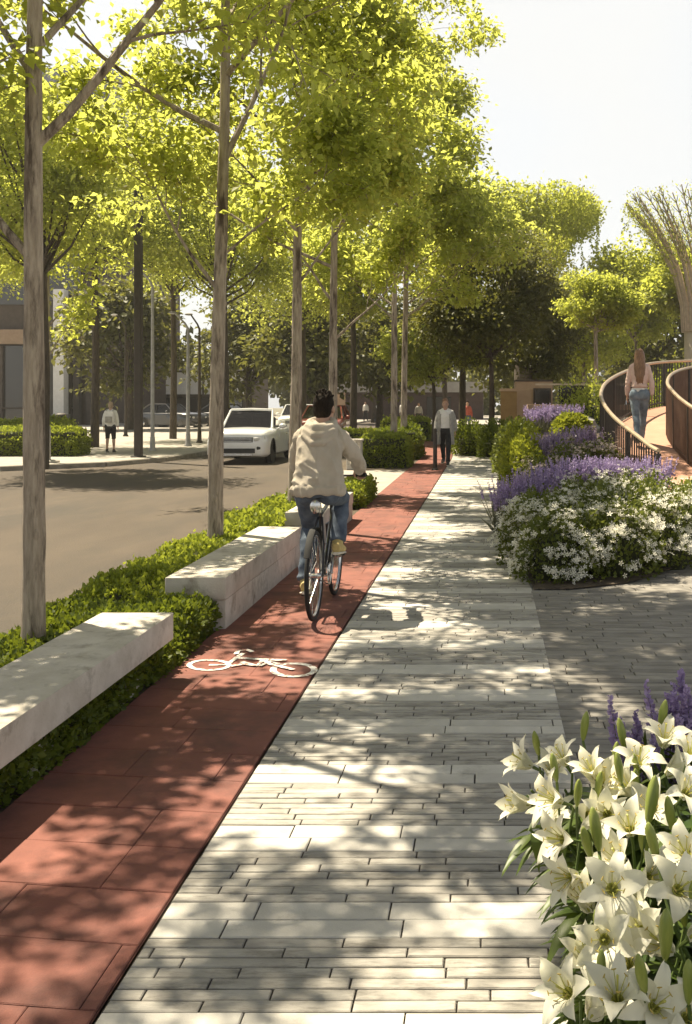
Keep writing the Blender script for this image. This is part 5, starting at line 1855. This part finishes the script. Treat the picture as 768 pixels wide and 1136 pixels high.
def lavender(X, Y, z0, n, h, r, label, m='blossom_purple', spike=0.16, fl=0.02, group=None, leafm='leaf_grey', lean=0.18, per=26, lw=None, name='lavender'):
    o = empty(name, (X, Y, z0), 0, label, 'lavender', group)
    a = rng.uniform(0, 2 * PI, n)
    q = np.sqrt(rng.random(n)) * r
    B = np.stack([q * np.cos(a), q * np.sin(a), np.zeros(n)], 1)
    D = unit(np.stack([np.cos(a) * lean * q / r, np.sin(a) * lean * q / r, np.ones(n)], 1) + rng.normal(size=(n, 3)) * 0.06)
    L = h * rng.uniform(0.72, 1.08, n)
    V1, F1 = leaves(B, D, rand_dir(n), L, 0.0035 / np.mean(L) * 2, 0.004)
    V2, F2 = leaves(B, unit(D + rng.normal(size=(n, 3)) * 0.35), rand_dir(n), L * rng.uniform(0.4, 0.75, n), 0.03, 0.02)
    k = 3
    B3 = np.repeat(B, k, 0)
    V3_, F3 = leaves(B3, unit(np.repeat(D, k, 0) + rng.normal(size=(n * k, 3)) * 0.5), rand_dir(n * k), h * rng.uniform(0.25, 0.55, n * k), 0.045, 0.02)
    V, Fc = cat([(V1, F1), (V2, F2), (V3_, F3)])
    link('stalks', np_mesh('stalks', V, Fc, M[leafm]), o)
    t = np.tile(np.linspace(0, 1, per), n)
    Bs, Ds, Ls = np.repeat(B, per, 0), np.repeat(D, per, 0), np.repeat(L, per)
    sp = np.repeat(spike * rng.uniform(0.8, 1.25, n), per)
    P = Bs + Ds * (Ls - sp * (1 - t))[:, None]
    nn = len(P)
    out = unit(np.cross(Ds, rand_dir(nn)))
    wd = fl * (1.15 - 0.65 * t) * rng.uniform(0.7, 1.2, nn)
    V, Fc = leaves(P, unit(out + Ds * 0.8), rand_dir(nn), wd * 1.25, 0.42, 0.2)
    link('blossom', np_mesh('blossom', V, Fc, M[m]), o)
    return o


lg = 'purple lavender clumps across the middle of the bed'
lx = [(0.34, 12.35, 'purple lavender clump at the walkway edge of the bed'), (0.62, 12.5, 'purple lavender clump second from the walkway'), (0.90, 12.6, 'purple lavender clump third from the walkway'),
      (1.18, 12.7, 'purple lavender clump in the middle of the purple row'), (1.46, 12.75, 'purple lavender clump right of the middle of the purple row'), (1.74, 12.75, 'purple lavender clump left of the railing end'), (2.02, 12.6, 'purple lavender clump at the foot of the railing end')]
for i, (x, y, lb) in enumerate(lx):
    lavender(x, y, bed_h(x, y), 130, 0.70 - 0.02 * (i % 3), 0.235, lb, group=lg, spike=0.22, fl=0.028)
lg = 'pale mauve lavender clumps farther up the bed'
for i, (x, y, lb) in enumerate([(0.98, 15.3, 'mauve lavender clump left in the upper row'), (1.28, 15.6, 'mauve lavender clump in the middle of the upper row'), (1.58, 15.9, 'mauve lavender clump beside the bend of the railing'),
                                (1.05, 21.5, 'distant mauve lavender clump left of the lime shrub'), (1.45, 22.0, 'distant mauve lavender clump behind the lime shrub'), (1.85, 22.4, 'distant mauve lavender clump in front of the footbridge')]):
    lavender(x, y, bed_h(x, y), 70, 0.62, 0.22, lb, 'blossom_mauve' if i < 3 else 'blossom_purple', spike=0.20, fl=0.036, group=lg, per=18)
pg = 'beige and pink seed-headed bushes in the bed'
for x, y, rx, h, lb in [(0.72, 14.0, .36, .62, 'beige pink bush left in the row behind the purple lavender'), (1.18, 14.2, .38, .64, 'beige pink bush in the middle behind the purple lavender'), (1.62, 14.3, .36, .66, 'beige pink bush beside the railing behind the purple lavender')]:
    bush('pink_bush', x, y, rx, .34, h, lb, 'leaf_bed', 1500, 0.045, 'blossom_pink', 620, 0.022, 60, pg)
sh = 'green shrubs around the flower bed'
for x, y, rx, ry, h, m, lb in [
        (0.50, 14.9, .34, .60, .96, 'leaf_lime', 'yellow-green shrub bulging over the walkway edge behind the purple lavender'),
        (0.62, 16.6, .38, .8, .92, 'leaf_lime', 'second yellow-green shrub at the walkway edge farther back'),
        (0.55, 19.5, .45, 1.0, .85, 'leaf_bed', 'dull green shrub at the walkway edge beyond the yellow-green ones'),
        (0.95, 23.5, .70, .9, .50, 'leaf_grey', 'grey-green mound at the back left of the bed'),
        (1.62, 19.6, .34, .4, .42, 'leaf_lime', 'small lime shrub in front of the grey rocks'),
        (0.25, 30.0, .6, 1.0, 1.0, 'leaf_hedge', 'dark green shrub right of the end of the walkway'),
        (-0.55, 31.0, .6, .8, .95, 'leaf_hedge', 'dark green shrub directly behind the end of the walkway'),
        (0.75, 27.6, .6, .9, 1.05, 'leaf_bed', 'bushy shrub at the foot of the slim trunk of the large dark tree'),
        (2.55, 12.3, .30, .30, .62, 'leaf_box', 'green shrub at the near end of the bed railing'),
        (2.95, 12.0, .36, .32, .58, 'leaf_lime', 'yellow-green shrub at the foot of the raised path at the right edge'),
        (3.65, 15.6, .30, .6, 1.35, 'leaf_lime', 'green shrub behind the right railing at the edge of the photo'),
        (4.4, 23.6, .9, .7, 2.3, 'leaf_box', 'bright shrub showing between the woman and the left railing'),
        (2.7, 27.0, .8, .6, 2.15, 'leaf_bright', 'flat yellow-green shrub in front of the footbridge pier')]:
    bush('shrub', x, y, rx, ry, h, lb, m, 4200, 0.06 if y < 18 else 0.085, group=sh, catg='shrub', z0=(0.0 if y > 23.4 or x > 2.5 or x < 0.3 else None))


def rock(X, Y, r, label, seed):
    rs = np.random.default_rng(seed)
    mb = MB().ell((0, 0, r[2] * 0.35), r, 18)
    V = np.array(mb.v)
    f = 1 + 0.10 * np.sin(V[:, :1] / r[0] * 4 + seed) * np.cos(V[:, 1:2] / r[1] * 3) + 0.07 * np.sin(V[:, 2:] / r[2] * 7 + seed * 2) + rs.normal(size=(len(V), 1)) * 0.02
    mb.v = [tuple(v) for v in V * f]
    o = tag(mb.build('rock', M['rock'], smooth=28), label, 'rock', 'grey rocks at the back of the bed')
    o.location = (X, Y, bed_h(X, Y) - 0.05)


rock(1.55, 18.2, (.24, .3, .20), 'low grey rock beside the bend of the railing', 1)
rock(1.35, 23.6, (.5, .45, .34), 'grey rock behind the distant lavender', 2)
rock(2.05, 23.8, (.6, .5, .38), 'largest grey rock in front of the footbridge', 3)
rock(1.95, 20.4, (.26, .3, .34), 'upright grey rock by the white footbridge pier', 4)

# ------------------------------------------------------------------ lilies in the foreground
def petal_grid(t_open, L, W, az, inner):
    """one curved lily petal about +z"""
    nt_, nw = 9, 5
    vs = []
    for i in range(nt_):
        t = i / (nt_ - 1)
        ang = R(82) - t_open * R(95) * (t ** 1.35) * 1.25           # rises, then curls back
        if i == 0:
            r, z = 0.008, 0.0
        else:
            r += math.cos(ang) * L / (nt_ - 1)
            z += math.sin(ang) * L / (nt_ - 1)
        wd = W * (math.sin(PI * (0.06 + 0.94 * t) ** 0.85) ** 0.75 if t < 1 else 0.0) + 0.0025 * (1 - t)
        for j in range(nw):
            u = (j / (nw - 1) - 0.5) * 2
            cup = 0.26 * wd * u * u - 0.05 * wd * math.cos(u * 4.7)
            wav = 0.0035 * math.sin(t * 9 + u * 2 + az * 3) * abs(u)
            x, y = r - math.sin(ang) * cup * 0.5 + wav, u * wd
            vs.append(Vector((x * math.cos(az) - y * math.sin(az), x * math.sin(az) + y * math.cos(az), z + math.cos(ang) * cup + wav - (0.002 if not inner else 0))))
    fs = [(i * nw + j, i * nw + j + 1, (i + 1) * nw + j + 1, (i + 1) * nw + j) for i in range(nt_ - 1) for j in range(nw - 1)]
    return vs, fs


def lily_mesh(opening, seed):
    rs = random.Random(seed)
    mb = MB()
    tw = rs.uniform(-0.25, 0.25)
    for k in range(6):
        inner = k % 2 == 0
        vs, fs = petal_grid(opening * rs.uniform(0.88, 1.1), 0.112 * rs.uniform(0.95, 1.06), (0.025 if inner else 0.0195) * rs.uniform(0.94, 1.06), 2 * PI * k / 6 + rs.uniform(-0.08, 0.08), inner)
        a_, b_ = rs.uniform(-.3, .3), rs.uniform(-.012, .012)
        out = []
        for v in vs:
            q = v.z + v.xy.length
            w_ = Vector((v.x + b_ * q * 6 * v.xy.length, v.y + a_ * v.xy.length * q * 1.5, v.z + b_ * math.sin(q * 60) * q * 2))
            out.append(w_)
        mb.add(out, fs)
    me = bpy.data.meshes.new('petals')
    me.from_pydata(mb.v, [], mb.f)
    me.materials.append(M['petal'])
    me.polygons.foreach_set('use_smooth', [True] * len(me.polygons))
    me.update()
    return me


def stamen_mesh(seed):
    rs = random.Random(seed)
    mb = MB()
    mb.mi = 0
    mb.lathe([(0.004, -0.006), (0.011, 0.004), (0.015, 0.018), (0.012, 0.020), (0.004, 0.008)], n=12)
    for k in range(6):
        a = 2 * PI * k / 6 + 0.3
        c, s_ = math.cos(a), math.sin(a)
        e = Vector((0.028 * c, 0.028 * s_, 0.07 + rs.uniform(-.004, .004)))
        mb.mi = 0
        mb.tube([(0.004 * c, 0.004 * s_, 0), (0.012 * c, 0.012 * s_, 0.04), e], [0.0014, 0.0012, 0.001], 5)
        mb.mi = 1
        mb.tube([e + Vector((-s_ * 0.006, c * 0.006, 0.002)), e, e - Vector((-s_ * 0.006, c * 0.006, -0.002))], [0.001, 0.002, 0.001], 6)
    mb.mi = 0
    mb.tube([(0, 0, 0), (0.002, 0, 0.05), (0.004, 0, 0.085)], [0.0022, 0.0018, 0.003], 6)
    o = mb.build('stamens', [M['lily_throat'], M['anther']])
    me = o.data
    bpy.data.objects.remove(o)
    return me


PET = [lily_mesh(q, i) for i, q in enumerate((1.05, 0.95, 0.72, 0.55, 0.40))]
PET2 = [lily_mesh(q, 20 + i) for i, q in enumerate((1.18, 1.0, 0.80, 0.62, 0.34))]
STA = stamen_mesh(1)
mb = MB().lathe([(0.003, 0), (0.009, 0.012), (0.0135, 0.04), (0.015, 0.065), (0.0125, 0.09), (0.006, 0.108), (0.001, 0.114)], n=12)
V = np.array(mb.v)
a = np.arctan2(V[:, 1], V[:, 0])
V[:, :2] *= (1 + 0.10 * np.cos(3 * a))[:, None]
mb.v = [tuple(v) for v in V]
_b = mb.build('bud', M['bud'], smooth=60)
BUD = _b.data
bpy.data.objects.remove(_b)


def lily(flower, buds, label, base, seed, group='white lilies in the bed beside the walkway'):
    """flower: list of (tip point, facing, mesh index, scale); buds: list of (point, direction, scale)"""
    rs = random.Random(seed)
    r_ = np.random.default_rng(seed)
    o = empty('lily', base, 0, label, 'lily', group)
    base = Vector(base)
    head = (flower[0][0] if flower else buds[0][0]) - base
    top = head + Vector((0, 0.03, -0.08))
    mb = MB()
    spine = [Vector((0, 0, -0.02)), Vector((top.x * 0.25, top.y * 0.25, top.z * 0.4)), Vector((top.x * 0.6, top.y * 0.6, top.z * 0.78)), top]
    sp = catmull(spine, 5)
    mb.tube(sp, [0.0065 - 0.003 * i / len(sp) for i in range(len(sp))], 7)
    for (p, f, mi, sc) in flower:
        b = p - base
        k = top.lerp(sp[-4], 0.5)
        mb.tube([k, b - Vector(f).normalized() * 0.05 * sc, b], [0.0036, 0.0034, 0.006], 6)
    for (p, d, sc) in buds:
        b = p - base
        k = top.lerp(sp[-5], rs.random())
        mb.tube([k, k.lerp(b, 0.5) + Vector((0, 0, -0.015)), b], [0.0034, 0.0030, 0.004], 6)
    mb.build('stem', M['stem'], o)
    n = 46
    t = r_.uniform(0.30, 0.97, n)
    S = np.array([sp[min(len(sp) - 1, int(q * (len(sp) - 1)))][:] for q in t])
    az = np.arange(n) * 2.4 + r_.uniform(0, 1, n)
    D = np.stack([np.cos(az), np.sin(az), r_.uniform(-0.15, 0.7, n)], 1)
    L = r_.uniform(0.085, 0.16, n)
    # long curved blades of four pieces
    Vs, Fs = [], []
    for i in range(n):
        d = Vector(D[i]).normalized()
        s = d.cross(Vector((0, 0, 1))).normalized()
        p = Vector(S[i])
        pts = []
        q = p.copy()
        for j in range(6):
            u = j / 5
            wd = 0.0115 * math.sin(PI * (0.12 + 0.88 * u) ** 0.8) * (L[i] / 0.12) if j < 5 else 0.0004
            up = d.cross(s) * -1
            pts += [q - s * wd + Vector((0, 0, 0.25 * wd)), q.copy(), q + s * wd + Vector((0, 0, 0.25 * wd))]
            d = (d + Vector((0, 0, -0.20))).normalized()
            q = q + d * L[i] / 5
        o_ = len(Vs)
        Vs += [tuple(x) for x in pts]
        for j in range(5):
            a = o_ + j * 3
            Fs += [(a, a + 1, a + 4, a + 3), (a + 1, a + 2, a + 5, a + 4)]
    me = np_mesh('foliage', np.array(Vs), np.array(Fs), M['leaf_lily'])
    me.polygons.foreach_set('use_smooth', [True] * len(me.polygons))
    link('foliage', me, o)
    for (p, f, mi, sc) in flower:
        fo = link('flower', (PET if rs.random() < 0.5 else PET2)[mi], o)
        fo.location = p - base
        fo.rotation_mode = 'QUATERNION'
        qn = Vector(f).normalized().to_track_quat('Z', 'Y')
        fo.rotation_quaternion = qn @ Quaternion((0, 0, 1), rs.uniform(0, 2))
        fo.scale = (sc, sc, sc)
        link('stamens', STA, fo)
    for (p, d, sc) in buds:
        bo = link('bud', BUD, o)
        bo.location = p - base
        bo.rotation_mode = 'QUATERNION'
        bo.rotation_quaternion = Vector(d).normalized().to_track_quat('Z', 'Y')
        bo.scale = (sc, sc, sc)
    return o


def at_z(x, y, z):
    return at(x, y, (H - z) * FL / (y - 445.0))


# (flower pixel, height, facing, opening, scale, buds [(pixel, height, scale)], label)
LIL = [
    (679, 988, .74, (-.05, -.75, .55), 0, .95, [((665, 945), .72, 1.15), ((656, 952), .70, 1.0)], 'lily with the largest star flower facing the camera in the middle of the clump'),
    (750, 990, .74, (.15, -.7, .6), 0, .95, [((730, 955), .76, 1.0)], 'lily with a wide open star flower at the right edge beside the largest one'),
    (672, 1042, .68, (-.2, -.85, .4), 1, .85, [((668, 1096), .64, .8)], 'lily with an open flower just below the largest star flower'),
    (622, 890, .70, (-.7, -.35, .35), 2, 1.0, [((618, 868), .74, .9), ((640, 895), .74, .9)], 'lily with a sideways trumpet leaning over the walkway, second from the left'),
    (630, 932, .68, (-.7, -.5, .3), 2, .95, [], 'lily with a half open trumpet facing the walkway, third up the left side'),
    (640, 972, .66, (-.65, -.55, .15), 3, .95, [], 'lily with a drooping half open trumpet left of the largest star flower'),
    (707, 852, .76, (.1, -.4, .9), 1, .95, [((690, 870), .76, .95), ((693, 832), .78, 1.0)], 'lily opening upwards at the back of the clump below the purple spikes'),
    (590, 850, .66, (-.8, -.2, .5), 3, .95, [((598, 838), .70, .95)], 'leftmost lily, a half closed trumpet overhanging the walkway'),
    (588, 892, .62, (-.85, -.35, .25), 4, 1.0, [], 'lily with a narrow closed trumpet below the leftmost one'),
    (736, 828, .78, (.1, -.3, .95), 2, .95, [((733, 812), .80, 1.1)], 'lily at the back right beside the tall bud in front of the purple spikes'),
    (700, 925, .74, (-.2, -.5, .8), 3, .9, [((719, 915), .78, 1.25)], 'lily half open above the largest star flower with a fat bud beside it'),
    (758, 884, .78, (.3, -.5, .7), 1, .9, [((747, 922), .76, 1.0)], 'lily with curled petals at the right edge, halfway up the clump'),
    (764, 952, .76, (-.4, -.5, .7), 2, .9, [], 'lily cut by the right edge above the right star flower'),
    (634, 1104, .60, (-.5, -.6, .6), 2, .9, [], 'lily at the bottom left corner of the clump, lowest on the walkway side'),
    (686, 1116, .68, (-.1, -.3, .95), 2, .9, [((716, 1102), .72, .9)], 'lily facing up at the bottom of the photo, middle of the clump'),
    (724, 1118, .68, (.15, -.75, .6), 1, .9, [((738, 1066), .72, 1.15)], 'lily with an open flower at the bottom of the photo below the big lower bud'),
    (758, 1132, .66, (.3, -.6, .6), 0, .8, [((764, 1115), .70, .9)], 'lily at the bottom right corner of the photo'),
    (660, 862, .74, (-.4, -.3, .8), 3, .85, [((647, 822), .78, 1.0)], 'lily with a small white trumpet left of the upward facing one'),
    (628, 848, .72, (-.5, -.2, .85), 2, .85, [], 'lily at the back left beside the tall pointed bud'),
    (764, 842, .80, (.2, -.3, .9), 1, .9, [], 'lily at the right edge in front of the tallest purple spikes'),
]
for i, (x, y, z, f, mi, sc, bs, lb) in enumerate(LIL):
    p = at_z(x, y, z)
    base = (max(0.36, p.x + 0.12 + 0.05 * random.random()), p.y + 0.06, 0.012)
    lily([(p, f, mi, sc * 0.85)], [(at_z(bx, by, bz), (random.uniform(-.3, .2), random.uniform(-.3, .15), 1), s * 0.74) for ((bx, by), bz, s) in bs], lb, base, 200 + i)
FILL = [(650, 905, .66), (675, 905, .68), (655, 1010, .60), (700, 1000, .62), (715, 1035, .64), (745, 1055, .64), (700, 1075, .62), (650, 1065, .56), (690, 960, .66),
        (725, 900, .70), (740, 860, .72), (672, 875, .70), (610, 915, .58), (715, 975, .66), (655, 1128, .58), (705, 880, .72), (612, 862, .66), (768, 1040, .68)]
for i, (x, y, z) in enumerate(FILL):
    p = at_z(x, y, z)
    f = (random.uniform(-.6, .5), random.uniform(-.8, .1), random.uniform(.2, 1))
    lily([(p, f, 2 + i % 3, random.uniform(.72, .9))], [(p + Vector((random.uniform(-.05, .05), .03, .03)), (random.uniform(-.4, .3), -.1, 1), random.uniform(.5, .75))] if i % 2 else [],
         'smaller half closed white lily between the larger blooms of the clump', (max(0.38, p.x + 0.08), p.y + 0.06, 0.012), 400 + i)
# the clump goes on to the right, out of the photo
for i, (x, y) in enumerate(((1.15, 1.9), (1.25, 2.35), (1.0, 2.8), (1.4, 2.8), (1.2, 3.15), (0.85, 1.55), (1.1, 1.6), (1.4, 1.75), (0.78, 2.45), (0.98, 2.2), (1.45, 2.2), (1.2, 2.65), (0.9, 3.0), (1.42, 3.1))):
    p = Vector((x, y, 0.66 + 0.02 * (i * 5 % 7)))
    lily([(p, (-.2, -.5, .8), i % 4, .9)], [(p + Vector((.06, .05, .02)), (0, -.1, 1), 1.0)], 'white lily in the part of the clump beyond the right edge of the photo', (x + .05, y + .06, 0.012), 300 + i)
# leafy undergrowth that fills the clump
Pn = np.stack([rng.uniform(0.32, 1.45, 5200), rng.uniform(1.45, 3.25, 5200), rng.uniform(0.05, 0.62, 5200)], 1)
edge = (Pn[:, 0] - 0.34) / 0.3
Pn[:, 2] = np.minimum(Pn[:, 2], 0.26 + 0.4 * np.clip(edge, 0, 1))
D = rand_dir(len(Pn)) + np.array([-0.2, -0.2, 0.35])
V, Fc = leaves(Pn, D, rand_dir(len(Pn)), rng.uniform(0.07, 0.16, len(Pn)), 0.11, 0.05, 0.15)
tag(link('undergrowth', np_mesh('undergrowth', V, Fc, M['leaf_lily'])), 'dense green leaves filling the ground below the white lilies', 'undergrowth', kind='stuff')
slab('lily_bed_soil', [(0.40, 1.35), (1.6, 1.35), (1.6, 3.45), (0.40, 3.45)], 0.002, 0.024, M['earth'])
fg = 'purple flower spikes behind the lilies'
for i, (x, y, n, h, r, lb) in enumerate([(0.67, 3.15, 30, 0.74, 0.085, 'tallest purple flower spikes at the right edge behind the lilies'), (0.54, 3.16, 16, 0.70, 0.07, 'purple flower spikes in the middle behind the lilies'),
                                         (0.43, 3.12, 8, 0.63, 0.06, 'thin purple flower spikes left of the tall ones behind the lilies'), (0.84, 3.2, 16, 0.70, 0.08, 'purple flower spikes just beyond the right edge of the photo')]):
    lavender(x, y, 0.012, n, h, r, lb, spike=0.14, fl=0.022, group=fg, leafm='leaf_bed', per=70, lean=0.1)

# ------------------------------------------------------------------ sunlit air
mb = MB().box((0, 100, 17.0), (446, 326, 36.6))
hz = mb.build('haze', [], smooth=0)
m = bpy.data.materials.new('haze')
m.use_nodes = True
nt = m.node_tree
nt.nodes.remove(nt.nodes['Principled BSDF'])
pv = nt.nodes.new('ShaderNodeVolumePrincipled')
pv.inputs['Color'].default_value = (0.95, 0.93, 0.88, 1)
pv.inputs['Density'].default_value = 0.0007
pv.inputs['Anisotropy'].default_value = 0.35
nt.links.new(pv.outputs[0], nt.nodes['Material Output'].inputs['Volume'])
hz.data.materials.append(m)
tag(hz, kind='stuff')
scene.cycles.volume_bounces = 0
